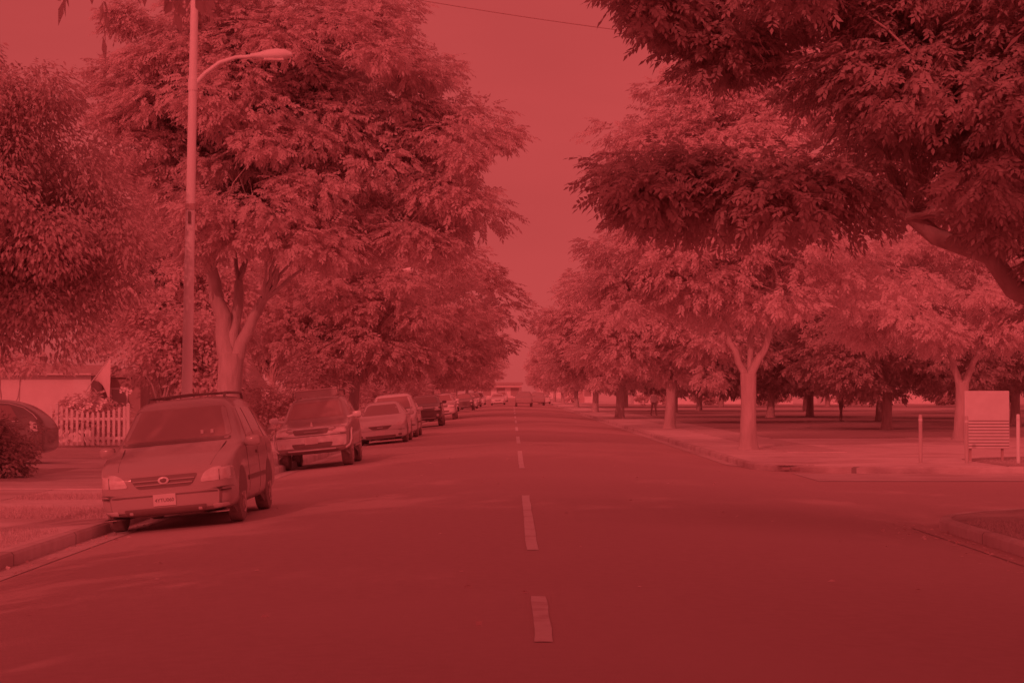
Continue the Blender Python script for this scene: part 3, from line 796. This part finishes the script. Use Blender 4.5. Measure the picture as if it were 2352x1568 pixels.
def text_on(parent, s, loc, size, rot, mat):
    c = bpy.data.curves.new('lettering', 'FONT'); c.body = s; c.size = size; c.align_x = 'CENTER'; c.align_y = 'CENTER'; c.extrude = .002
    c.materials.append(mat)
    t = link(bpy.data.objects.new('text', c))
    dg = bpy.context.evaluated_depsgraph_get(); dg.update()
    me = bpy.data.meshes.new_from_object(t.evaluated_get(dg)); me.name = 'lettering'
    bpy.data.objects.remove(t); bpy.data.curves.remove(c)
    o = link(bpy.data.objects.new('lettering', me), parent); o.location = loc; o.rotation_euler = rot; return o

def car(name, label, cat, p, group='cars parked along the left kerb'):
    root = empty(name, (0, 0, 0), label=label, cat=cat, group=group)
    body, bv = car_body(p['st'], M[p['paint']], root)
    for nm, ol, mt, kw in p.get('front', ()):
        kw = dict(kw); both = kw.pop('both', False)
        panel(nm, bv, ol, M[mt], root, 'front', **kw)
        if both: panel(nm, bv, mirror_x(ol), M[mt], root, 'front', **kw)
    for nm, ol, mt, kw in p.get('rear', ()):
        kw = dict(kw); both = kw.pop('both', False)
        panel(nm, bv, ol, M[mt], root, 'rear', **kw)
        if both: panel(nm, bv, mirror_x(ol), M[mt], root, 'rear', **kw)
    for nm, ol, mt, kw in p.get('side', ()):
        panel(nm, bv, ol, M[mt], root, 'left', **kw); panel(nm, bv, ol, M[mt], root, 'right', **kw)
    r = p['wr']
    for yy in p['wy']:
        arch = [(yy+(r+.07)*math.cos(R(a)), r+(r+.07)*math.sin(R(a))) for a in range(-30, 211, 15)]
        for vw in ('left', 'right'):
            panel('wheel_arch', bv, arch, M[p.get('arch', 'trim')], root, vw, off=.004, r=.001, rings=3)
        for sg in (-1, 1): wheel(root, sg*(p['hw']-.018), yy, r, p.get('tw', .2), sg)
    # mirrors
    mx_, my_, mz_ = p['mir']
    for sg in (-1, 1):
        mb = MB(); n = 12; vs = []
        for t, sc in ((-.05, .55), (-.03, .9), (.03, 1.0), (.09, .8), (.12, .4)):
            for k in range(n):
                q = 2*math.pi*k/n; cx = abs(math.cos(q))**.6*math.copysign(1, math.cos(q)); cz = abs(math.sin(q))**.6*math.copysign(1, math.sin(q))
                vs.append((sg*mx_ + .115*sc*cx, my_+t, mz_ + .075*sc*cz))
        fs = [(i*n+k, i*n+(k+1) % n, (i+1)*n+(k+1) % n, (i+1)*n+k) for i in range(4) for k in range(n)] + [tuple(range(n)), tuple(4*n+k for k in range(n))]
        mb.add(vs, fs); mb.tube([(sg*(mx_-.08), my_+.03, mz_-.03), (sg*(mx_-.24), my_+.06, mz_-.06)], .035, 8)
        mb.build('mirror', M[p.get('mirmat', p['paint'])], root, smooth=True)
    if 'plate' in p:
        z, txt, yoff = p['plate'][:3]
        h = bv.ray_cast(Vector((0, -3, z)), Vector((0, 1, 0)))
        yy = (h[0].y if h[0] else 0) - yoff
        pl = MB().box(-.152, .152, yy-.012, yy, z-.075, z+.075).build('license_plate', M['plate'], root, bevel=.004)
        if txt: text_on(pl, txt, (0, yy-.014, z-.005), .066, (R(90), 0, 0), M['ink'])
    if 'grille' in p:    # bars lying over a dark opening
        for (za, zb_, xa) in p['grille']:
            ol = [(-xa, za), (xa, za), (xa, zb_), (-xa, zb_)]
            panel('grille_bar', bv, ol, M[p.get('grillemat', p['paint'])], root, 'front', off=.022, r=.006, rings=2)
    return root, bv

def place(root, x, y, roll=None, rz=0):
    z = road_z(x)
    if roll is None:
        roll = math.atan((road_z(x+.75)-road_z(x-.75))/1.5)
    root.location = (x, y, z); root.rotation_euler = (0, -roll, rz)

def van_st(L, hw, H, hood=.98):
    return [(0.00, .30, hw*.64, hw*.66, .62, hw*.54, .68), (.05, .22, hw*.84, hw*.86, .70, hw*.72, .76), (.20, .19, hw*.96, hw*.95, .80, hw*.80, .84), (.55, .18, hw, hw*.98, .90, hw*.84, .94),
            (.95, .18, hw, hw*.985, .98, hw*.84, hood+.03), (1.18, .18, hw, hw*.985, 1.01, hw*.82, hood+.09), (1.32, .18, hw, hw*.985, 1.02, hw*.79, hood+.17), (1.95, .18, hw, hw*.985, 1.03, hw*.71, H-.09), (2.15, .18, hw, hw*.985, 1.03, hw*.72, H-.02),
            (3.0, .18, hw, hw*.985, 1.01, hw*.70, H), (L-1.1, .18, hw, hw*.985, 1.02, hw*.70, H-.01), (L-.3, .2, hw, hw*.97, 1.02, hw*.66, H-.06), (L-.1, .24, hw*.96, hw*.94, 1.0, hw*.62, H-.16), (L-.02, .28, hw*.88, hw*.88, .9, hw*.6, 1.12), (L, .34, hw*.8, hw*.8, .7, hw*.6, .8)]
VH, VW = 1.71, .94
minivan = dict(st=van_st(4.95, VW, VH), paint='van', hw=VW, wr=.335, wy=(.93, 3.83), tw=.2, mir=(1.04, 1.55, 1.05), mirmat='van',
    front=[('windshield', [(-.78, 1.15), (.78, 1.15), (.63, 1.58), (-.63, 1.58)], 'glass', dict(r=.07, off=.008, rings=8)),
           ('cowl', [(-.76, 1.10), (.76, 1.10), (.77, 1.14), (-.77, 1.14)], 'trim', dict(r=.01, off=.012)),
           ('headlight', [(.48, .59), (.91, .60), (.91, .765), (.68, .775), (.55, .72)], 'lens', dict(r=.05, both=True, off=.012)),
           ('bonnet_seam', [(.62, .80), (.632, .80), (.722, 1.08), (.71, 1.08)], 'trim', dict(r=.002, both=True, off=.003)),
           ('corner_lamp', [(.74, .60), (.752, .60), (.752, .735), (.74, .735)], 'trim', dict(r=.003, both=True, off=.016)),
           ('grille', [(-.36, .56), (.36, .56), (.47, .715), (-.47, .715)], 'trim', dict(r=.05, off=.008)),
           ('bumper', [(-.90, .27), (.90, .27), (.92, .515), (-.92, .515)], 'van', dict(r=.05, off=.045, thick=.06)),
           ('bumper_groove', [(-.88, .455), (.88, .455), (.88, .475), (-.88, .475)], 'trim', dict(r=.006, off=.050)),
           ('air_intake', [(-.52, .215), (.52, .215), (.56, .31), (-.56, .31)], 'trim', dict(r=.03, off=.052)),
           ('air_dam', [(-.84, .185), (.84, .185), (.84, .21), (-.84, .21)], 'van', dict(r=.008, off=.06, thick=.05)),
           ('fog_light', [(.64, .235), (.84, .235), (.84, .30), (.64, .30)], 'lens', dict(r=.02, off=.053, both=True)),
           ('marker_lamp', [(.44, .235), (.49, .235), (.49, .275), (.44, .275)], 'lens', dict(r=.015, off=.058, both=True))],
    grille=[(.600, .617, .385), (.652, .668, .42)],
    side=[*[('door_seam', [(q, .3), (q+.012, .3), (q+.012, 1.05), (q, 1.05)], 'trim', dict(r=.002, off=.003, rings=2)) for q in (1.62, 2.8, 3.86)], ('side_window', [(1.95, 1.06), (2.75, 1.06), (2.75, 1.52), (2.3, 1.52)], 'glass', dict(r=.05)), ('side_window', [(2.85, 1.06), (3.8, 1.06), (3.8, 1.52), (2.85, 1.52)], 'glass', dict(r=.05)),
          ('side_window', [(3.9, 1.06), (4.7, 1.08), (4.55, 1.50), (3.9, 1.52)], 'glass', dict(r=.05)), ('side_moulding', [(1.5, .52), (3.4, .52), (3.4, .58), (1.5, .58)], 'trim', dict(r=.01, off=.014)),
          ('door_handle', [(2.55, .86), (2.72, .86), (2.72, .90), (2.55, .90)], 'trim', dict(r=.01, off=.02))],
    plate=(.405, '4YTU060', .05))
mv, bv = car('parked_minivan', 'nearest parked minivan with a roof rack and long sloping bonnet at the left kerb', 'minivan', minivan)
h = bv.ray_cast(Vector((0, -3, .655)), Vector((0, 1, 0)))[0]
em = MB().lathe([(.045, -.02), (.06, -.012), (.06, 0)], 24, 'y').build('emblem', M['chrome'], mv, smooth=True); em.location = (0, h.y-.018, .655); em.scale = (1.25, 1, .8)
ec = MB().lathe([(.028, -.006), (.036, 0)], 24, 'y').build('emblem_centre', M['trim'], em, smooth=True); ec.location = (0, -.021, 0)
for sg in (-1, 1):
    MB().tube([(sg*.56, 2.4, VH-.06), (sg*.56, 2.5, VH+.03), (sg*.56, 4.2, VH+.03), (sg*.56, 4.3, VH-.06)], .02, 8).build('roof_rail', M['trim'], mv, smooth=True)
    MB().tube([(sg*.35-.3, 1.33, 1.115), (sg*.35+.3, 1.42, 1.15)], .008, 6).build('wiper', M['trim'], mv)
for yy in (2.75, 3.9):
    MB().tube([(-.56, yy, VH+.03), (0, yy, VH+.05), (.56, yy, VH+.03)], .014, 8).build('roof_bar', M['trim'], mv, smooth=True)
for sx in (.36, .50):
    s_ = MB().box(sx-.02, sx+.02, 1.6, 1.603, 1.20, 1.25).build('sticker', M['plate'], mv)
    hh = bv.ray_cast(Vector((sx, -3, 1.2)), Vector((0, 1, 0)))[0]; s_.location.y = hh.y-1.63
place(mv, -4.37, 26.6)
mv.scale = (.945, 1, .985)

# SUV with roof rack; its lit front and shaded body are two paints
def suv_st(L, hw, H, hood=1.02):
    return [(0, .42, hw*.7, hw*.74, .72, hw*.62, .80), (.06, .36, hw*.88, hw*.90, .80, hw*.72, .88), (.22, .34, hw*.97, hw*.96, .90, hw*.78, .97), (.7, .34, hw, hw*.97, .96, hw*.8, hood), (1.2, .34, hw, hw*.97, 1.0, hw*.8, hood+.05),
            (1.42, .34, hw, hw*.97, 1.02, hw*.78, hood+.12), (1.95, .34, hw, hw*.97, 1.04, hw*.70, H-.12), (2.15, .34, hw, hw*.97, 1.04, hw*.71, H-.04), (2.8, .34, hw, hw*.97, 1.05, hw*.72, H), (L-.7, .34, hw, hw*.97, 1.06, hw*.72, H),
            (L-.25, .36, hw*.98, hw*.95, 1.05, hw*.70, H-.04), (L-.06, .4, hw*.94, hw*.92, 1.0, hw*.66, H-.16), (L, .5, hw*.86, hw*.86, .9, hw*.62, 1.2)]
SH_, SW_ = 1.68, .89
suv = dict(st=suv_st(4.5, SW_, SH_), paint='carmid', hw=SW_, wr=.37, wy=(.86, 3.5), tw=.25, mir=(1.0, 1.5, 1.18), mirmat='silver', arch='cardark',
    front=[('windshield', [(-.68, 1.17), (.68, 1.17), (.60, 1.55), (-.60, 1.55)], 'glass', dict(r=.06, off=.008, rings=8)),
           ('front_panel', [(-.86, .76), (.86, .76), (.87, .985), (-.87, .985)], 'silver', dict(r=.04, off=.005)),
           ('headlight', [(.50, .80), (.84, .80), (.85, .98), (.56, 1.0)], 'lens', dict(r=.05, both=True, off=.014)),
           ('grille', [(-.38, .80), (.38, .80), (.43, .92), (-.43, .92)], 'trim', dict(r=.04, off=.01)),
           ('bonnet_trim', [(-.44, .93), (.44, .93), (.45, .955), (-.45, .955)], 'chrome', dict(r=.008, off=.02)),
           ('bumper', [(-.80, .50), (.80, .50), (.82, .755), (-.82, .755)], 'silver', dict(r=.05, off=.05, thick=.07)),
           ('bumper_groove', [(-.81, .752), (.81, .752), (.81, .768), (-.81, .768)], 'trim', dict(r=.005, off=.052)),
           ('air_intake', [(-.42, .50), (.46, .50), (.50, .60), (-.46, .60)], 'trim', dict(r=.03, off=.056)),
           ('skid_bar', [(-.56, .425), (.56, .425), (.56, .455), (-.56, .455)], 'chrome', dict(r=.01, off=.06, thick=.05)),
           ('lower_valance', [(-.60, .37), (.60, .37), (.62, .42), (-.62, .42)], 'trim', dict(r=.02, off=.04)),
           ('fog_light', [(.60, .50), (.73, .50), (.73, .62), (.60, .62)], 'lens', dict(r=.06, both=True, off=.06))],
    grille=[(.845, .87, .16)],
    side=[('side_window', [(2.0, 1.12), (2.75, 1.12), (2.75, 1.54), (2.3, 1.54)], 'glass', dict(r=.05)), ('side_window', [(2.85, 1.12), (3.5, 1.12), (3.45, 1.54), (2.85, 1.54)], 'glass', dict(r=.05)), ('side_window', [(3.6, 1.12), (4.2, 1.14), (4.1, 1.52), (3.58, 1.54)], 'glass', dict(r=.05)),
          ('running_board', [(1.35, .38), (3.0, .38), (3.0, .46), (1.35, .46)], 'cardark', dict(r=.02, off=.06, thick=.06))],
    plate=(.65, '', .055))
sv, bv = car('parked_suv', 'pale boxy car with a raised roof-rack basket parked second at the left kerb', 'suv', suv)
for sg in (-1, 1):
    # fender flare lip, bright to stand for its lit edge
    MB().tube([(sg*(SW_-.10), .05, .44), (sg*(SW_-.02), .22, .50), (sg*(SW_+.015), .36, .62), (sg*(SW_+.02), .45, .80), (sg*(SW_+.02), .66, .86)], .022, 8).build('fender_lip', M['chrome'], sv, smooth=True)
    MB().tube([(sg*.55, 2.05, SH_), (sg*.55, 2.15, SH_+.12), (sg*.55, 3.9, SH_+.12), (sg*.55, 4.0, SH_)], .022, 8).build('roof_rail', M['trim'], sv, smooth=True)
rk = MB(); rk.tube([(-.52, 2.1, SH_+.03), (-.5, 2.16, SH_+.16), (.5, 2.16, SH_+.16), (.52, 2.1, SH_+.03)], .022, 8)
for i in range(5): rk.tube([(-.55, 2.3+i*.4, SH_+.12), (.55, 2.3+i*.4, SH_+.12)], .014, 6)
rk.build('roof_rack', M['rim'], sv, smooth=True)
MB().box(-.5, .5, 2.12, 2.14, SH_+.0, SH_+.14).build('wind_deflector', M['carmid'], sv)
MB().tube([(.02, .15, .98), (.02, .16, 1.08)], [.03, .015], 8).build('bonnet_ornament', M['lens'], sv, smooth=True)
place(sv, -4.6, 48.6)

def sedan_st(L, hw, H, hood=.88):
    return [(0, .26, hw*.62, hw*.66, .54, hw*.54, .60), (.06, .20, hw*.84, hw*.86, .62, hw*.68, .69), (.25, .17, hw*.96, hw*.95, .72, hw*.74, .78), (.7, .16, hw, hw*.97, .80, hw*.76, .85), (1.15, .16, hw, hw*.98, .86, hw*.76, hood+.03),
            (1.35, .16, hw, hw*.98, .88, hw*.74, hood+.08), (2.15, .16, hw, hw*.98, .90, hw*.62, H-.08), (2.4, .16, hw, hw*.98, .91, hw*.63, H-.02), (2.95, .16, hw, hw*.98, .92, hw*.64, H), (3.4, .16, hw, hw*.98, .93, hw*.63, H-.03),
            (4.05, .17, hw, hw*.97, .94, hw*.70, 1.02), (L-.3, .2, hw*.97, hw*.95, .93, hw*.74, .99), (L-.06, .26, hw*.92, hw*.9, .88, hw*.72, .95), (L, .32, hw*.84, hw*.84, .75, hw*.66, .82)]
DH, DW = 1.44, .89
sedan = dict(st=sedan_st(4.75, DW, DH), paint='carwhite', hw=DW, wr=.32, wy=(.95, 3.7), tw=.2, mir=(1.0, 1.6, .98), mirmat='carwhite',
    front=[('windshield', [(-.70, .98), (.70, .98), (.56, 1.33), (-.56, 1.33)], 'glass', dict(r=.07, off=.008, rings=8)),
           ('headlight', [(.52, .58), (.86, .60), (.86, .74), (.62, .72)], 'lens', dict(r=.05, both=True, off=.012)),
           ('grille', [(-.26, .50), (.26, .50), (.42, .62), (-.42, .62)], 'trim', dict(r=.05, off=.01)),
           ('bumper', [(-.82, .22), (.82, .22), (.84, .47), (-.84, .47)], 'carwhite', dict(r=.05, off=.04, thick=.06)),
           ('bumper_groove', [(-.82, .468), (.82, .468), (.82, .478), (-.82, .478)], 'carmid', dict(r=.004, off=.042)),
           ('air_intake', [(-.5, .235), (.5, .235), (.52, .30), (-.52, .30)], 'trim', dict(r=.02, off=.047)),
           ('air_dam', [(-.74, .165), (.74, .165), (.74, .205), (-.74, .205)], 'carwhite', dict(r=.01, off=.055, thick=.05)),
           ('fog_light', [(.6, .26), (.72, .26), (.72, .33), (.6, .33)], 'trim', dict(r=.03, off=.047, both=True))],
    grille=[(.55, .572, .1)],
    side=[('side_window', [(1.95, .97), (2.75, .97), (2.75, 1.33), (2.4, 1.32)], 'glass', dict(r=.05)), ('side_window', [(2.85, .97), (3.75, .98), (3.35, 1.30), (2.85, 1.33)], 'glass', dict(r=.05))],
    plate=(.39, '', .045))
sd, _ = car('parked_sedan', 'small white car with dark wedge grille third in the left row of parked cars', 'car', sedan)
place(sd, -4.4, 70.5)

van2 = dict(minivan, paint='carwhite', mirmat='carwhite'); van2.pop('plate')
van2['front'] = [(a, b, ('carwhite' if c == 'van' else c), k) for a, b, c, k in minivan['front']]
v2, _ = car('parked_minivan', 'pale tall wagon half hidden behind the small white car', 'minivan', van2)
place(v2, -4.45, 78.3)
d3 = dict(suv, paint='cardark', mirmat='cardark', st=suv_st(4.4, .88, 1.6)); d3.pop('plate')
d3['front'] = [(a, b, ('cardark' if c == 'silver' else c), k) for a, b, c, k in suv['front']]
s3, _ = car('parked_suv', 'dark car fifth in the left row, its windscreen fully dark', 'suv', d3)
place(s3, -4.3, 104)
s4d = dict(suv, paint='silver', mirmat='silver'); s4d.pop('plate')
s4, _ = car('parked_suv', 'silver boxy car sixth in the left row beside a pale trunk', 'suv', s4d)
place(s4, -4.3, 129)
# more cars further off, copies
CG = 'distant cars near the far end of the street'
def recar(src, x, y, label, rz=0, group=CG):
    c = copy_tree(src); place(c, x, y, rz=rz); c['label'] = label; c['group'] = group; return c
recar(s3, -4.4, 196, 'dark distant car at the left kerb with bright headlamp')
recar(sd, -4.4, 215, 'pale distant car just past the dark distant one at the left kerb')
recar(mv, -4.4, 240, 'distant minivan at the left kerb before the road end')
recar(sd, -1.7, 255, 'pale distant car coming up the left lane')
recar(v2, -4.4, 275, 'pale distant van at the left kerb, farthest of the row')
recar(sd, 4.6, 300, 'pale distant car at the right kerb', R(180))
recar(v2, -1.6, 330, 'pale distant van in the left lane at the road end')
# pickup driving away
pk = dict(st=suv_st(4.9, .95, 1.66), paint='carmid', hw=.95, wr=.37, wy=(.9, 3.9), tw=.25, mir=(1.08, 1.5, 1.15), arch='trim',
    rear=[('rear_window', [(-.6, 1.17), (.6, 1.17), (.55, 1.5), (-.55, 1.5)], 'glass', dict(r=.05)), ('tail_light', [(.7, .85), (.84, .85), (.84, 1.05), (.7, 1.05)], 'lens', dict(r=.02, both=True, off=.012)),
          ('rear_bumper', [(-.85, .5), (.85, .5), (.85, .66), (-.85, .66)], 'trim', dict(r=.03, off=.06, thick=.07)), ('tailgate', [(-.6, .7), (.6, .7), (.62, 1.04), (-.62, 1.04)], 'carwhite', dict(r=.04, off=.012))])
p1, _ = car('moving_car', 'dark car with pale tailgate driving away in the right lane', 'car', pk, CG)
p1.rotation_euler = (0, 0, R(180)); 
place(p1, 1.25, 222 - 4.9 + 4.9, rz=0)
c5 = recar(p1, 3.2, 262, 'second dark car driving away, ahead and to the right')
# dark car in the left driveway
hs = [q for q in van_st(4.3, .88, 1.52)][:10] + [(3.3, .18, .88, .86, .98, .60, 1.50), (3.75, .2, .87, .85, .98, .58, 1.40), (4.1, .24, .85, .82, .96, .56, 1.16), (4.25, .3, .8, .78, .86, .54, .98), (4.3, .36, .74, .72, .7, .54, .8)]
hatch = dict(minivan, st=hs, paint='cardark', mirmat='cardark', hw=.88, wy=(.93, 3.35), wr=.32)
hatch.pop('plate')
hatch['front'] = [(a, b, ('cardark' if c == 'van' else c), k) for a, b, c, k in minivan['front'][:6]]
hatch['side'] = [('window_trim', [(2.0, .985), (3.7, 1.0), (3.7, 1.022), (2.0, 1.007)], 'chrome', dict(r=.004, off=.012)), ('side_window', [(2.0, 1.02), (2.75, 1.02), (2.75, 1.40), (2.3, 1.40)], 'glass', dict(r=.05)), ('side_window', [(2.85, 1.02), (3.7, 1.04), (3.45, 1.38), (2.85, 1.40)], 'glass', dict(r=.05)),
                 ('tail_light', [(4.0, .78), (4.17, .78), (4.12, .98), (3.96, 1.02)], 'chrome', dict(r=.03, off=.012))]
dk, _bv = car('driveway_car', 'dark hatchback in the driveway behind the bush at the left edge', 'car', hatch, 'cars off the road')
del dk['group']
rp = []
for yy, zz in ((1.9, 1.44), (2.4, 1.45), (3.0, 1.455), (3.4, 1.43), (3.75, 1.33), (3.98, 1.18), (4.1, 1.06)):
    hh = _bv.ray_cast(Vector((4, yy, zz)), Vector((-1, 0, 0)))[0]
    if hh: rp.append((hh.x+.004, yy, zz))
MB().tube(rp, .013, 6).build('drip_rail', M['chrome'], dk, smooth=True)
dk.rotation_euler = (0, 0, R(-92)); dk.location = (-11.0 - 4.3, 50.2, TOP+.01)

# ------------------------------------------------------------------ right corner: posts and board
for k, (x, hgt, lb) in enumerate(((10.0, 1.16, 'leftmost of the three thin pale posts on the right corner grass'), (11.02, 1.13, 'middle thin pale post just left of the white board'), (12.15, 1.18, 'thin pale post standing in front of the white board'))):
    root = empty('bollard', (x, 51.2 - k*.5, TOP), label=lb, cat='post', group='thin posts on the corner grass')
    MB().tube([(0, 0, -.1), (0, 0, hgt-.03), (0, 0, hgt)], [.048, .045, .03], 12).build('shaft', M['bark'] if k < 2 else M['pole'], root, smooth=True)
    MB().tube([(0, 0, hgt-.16), (0, 0, hgt-.1)], .05, 12).build('band', M['white'], root, smooth=True)
bd = empty('notice_board', (11.85, 52.2, TOP), label='white upright board with blank upper half and dark slat lines below', cat='sign')
MB().box(-.56, .56, -.05, .05, .30, 1.74).build('panel', M['white'], bd, bevel=.02)
for i in range(9):
    z = .36 + i*.078
    MB().box(-.545, .545, -.058, -.051, z, z+.018).build('slat_line', M['ink'], bd)
for i in range(2):
    z = 1.09 + i*.06
    MB().box(-.2, .24, -.056, -.051, z, z+.010).build('text_line', M['silver'], bd)
for sx in (-.4, .4):
    MB().box(sx-.03, sx+.03, .051, .10, -.1, 1.5).build('leg', M['walldark'], bd)

# storm drain opening at the far corner kerb
dr = empty('storm_drain', (6.55, 48.9, TOP), (0, 0, R(-38)), 'storm drain slot in the far corner kerb below the Y-forked tree', 'drain')
MB().box(-.45, .45, -.03, .25, -.01, .012).build('lid', M['kerb'], dr, bevel=.004)
for sx in (-.13, .13): MB().box(sx-.1, sx+.1, -.06, -.04, -.11, -.05).build('opening', M['walldark'], dr)

# ------------------------------------------------------------------ people
def person(loc, h, label, top, bottom, rz=0, stride=.12, bag=False):
    root = empty('person', loc, (0, 0, rz), label, 'person', None)
    s = h/1.75
    J = {'pel': ((0, 0, .95), .15), 'wst': ((0, 0, 1.1), .135), 'chs': ((0, 0, 1.3), .16), 'shd': ((0, 0, 1.43), .12), 'nck': ((0, -.01, 1.52), .055), 'hd0': ((0, -.015, 1.6), .085), 'hd1': ((0, -.015, 1.68), .09), 'hd2': ((0, -.01, 1.73), .06)}
    E_ = [('pel', 'wst'), ('wst', 'chs'), ('chs', 'shd'), ('shd', 'nck'), ('nck', 'hd0'), ('hd0', 'hd1'), ('hd1', 'hd2')]
    for sg, n in ((-1, 'l'), (1, 'r')):
        f = stride*sg
        J.update({n+'hp': ((sg*.1, 0, .88), .105), n+'kn': ((sg*.105, -f*.5, .49), .07), n+'an': ((sg*.11, -f+.02, .08), .045), n+'to': ((sg*.12, -f-.14, .04), .035),
                  n+'sh': ((sg*.19, 0, 1.41), .065), n+'el': ((sg*.25, .03+f*.2, 1.13), .045), n+'wr': ((sg*.25, -.05+f*.4, .89), .033), n+'hn': ((sg*.245, -.08+f*.4, .81), .03), n+'fg': ((sg*.235, -.1+f*.4, .76), .016)})
        E_ += [('pel', n+'hp'), (n+'hp', n+'kn'), (n+'kn', n+'an'), (n+'an', n+'to'), ('shd', n+'sh'), (n+'sh', n+'el'), (n+'el', n+'wr'), (n+'wr', n+'hn'), (n+'hn', n+'fg')]
    keys = list(J); me = bpy.data.meshes.new('body')
    me.from_pydata([Vector(J[k][0])*s for k in keys], [(keys.index(a), keys.index(b)) for a, b in E_], [])
    o = link(bpy.data.objects.new('body', me))
    sk = o.modifiers.new('k', 'SKIN'); ss = o.modifiers.new('s', 'SUBSURF'); ss.levels = ss.render_levels = 2
    for i, k in enumerate(keys):
        v = me.skin_vertices[0].data[i]; v.radius = (J[k][1]*s*(1.15 if k in ('chs', 'wst', 'pel') else 1), J[k][1]*s*(.8 if k in ('chs', 'wst', 'pel', 'shd') else 1)); v.use_root = (k == 'pel')
    dg = bpy.context.evaluated_depsgraph_get(); dg.update()
    m2 = bpy.data.meshes.new_from_object(o.evaluated_get(dg)); o.modifiers.clear(); o.data = m2
    m2.materials.clear()
    for m_ in (M['skin'], M[top], M[bottom], M['ink']): m2.materials.append(m_)
    for p in m2.polygons:
        z = p.center.z/s; p.use_smooth = True
        p.material_index = 3 if (z > 1.69 or z < .07) else 0 if z > 1.47 else 1 if (z > .93 and abs(p.center.x)/s < .33 and not (abs(p.center.x)/s > .2 and z < 1.0)) else 0 if abs(p.center.x)/s > .205 else 2
    o.parent = root
    hr = MB().lathe([(.02, 1.80), (.07, 1.775), (.095, 1.72), (.098, 1.66), (.085, 1.60), (.06, 1.575)], 14, 'z')
    hb = hr.build('hair', M['ink'], root, smooth=True); hb.location = (0, .018*s, 0); hb.scale = (s*.98, s*.9, s)
    return root
person((19.2, 122, TOP), 1.75, 'person in dark clothes standing among the dark park trunks', 'darkcloth', 'darkcloth', R(100), .1)
person((10.3, 152, TOP), 1.8, 'person in a white top walking on the right walk between trunks', 'white', 'darkcloth', R(20), .2)
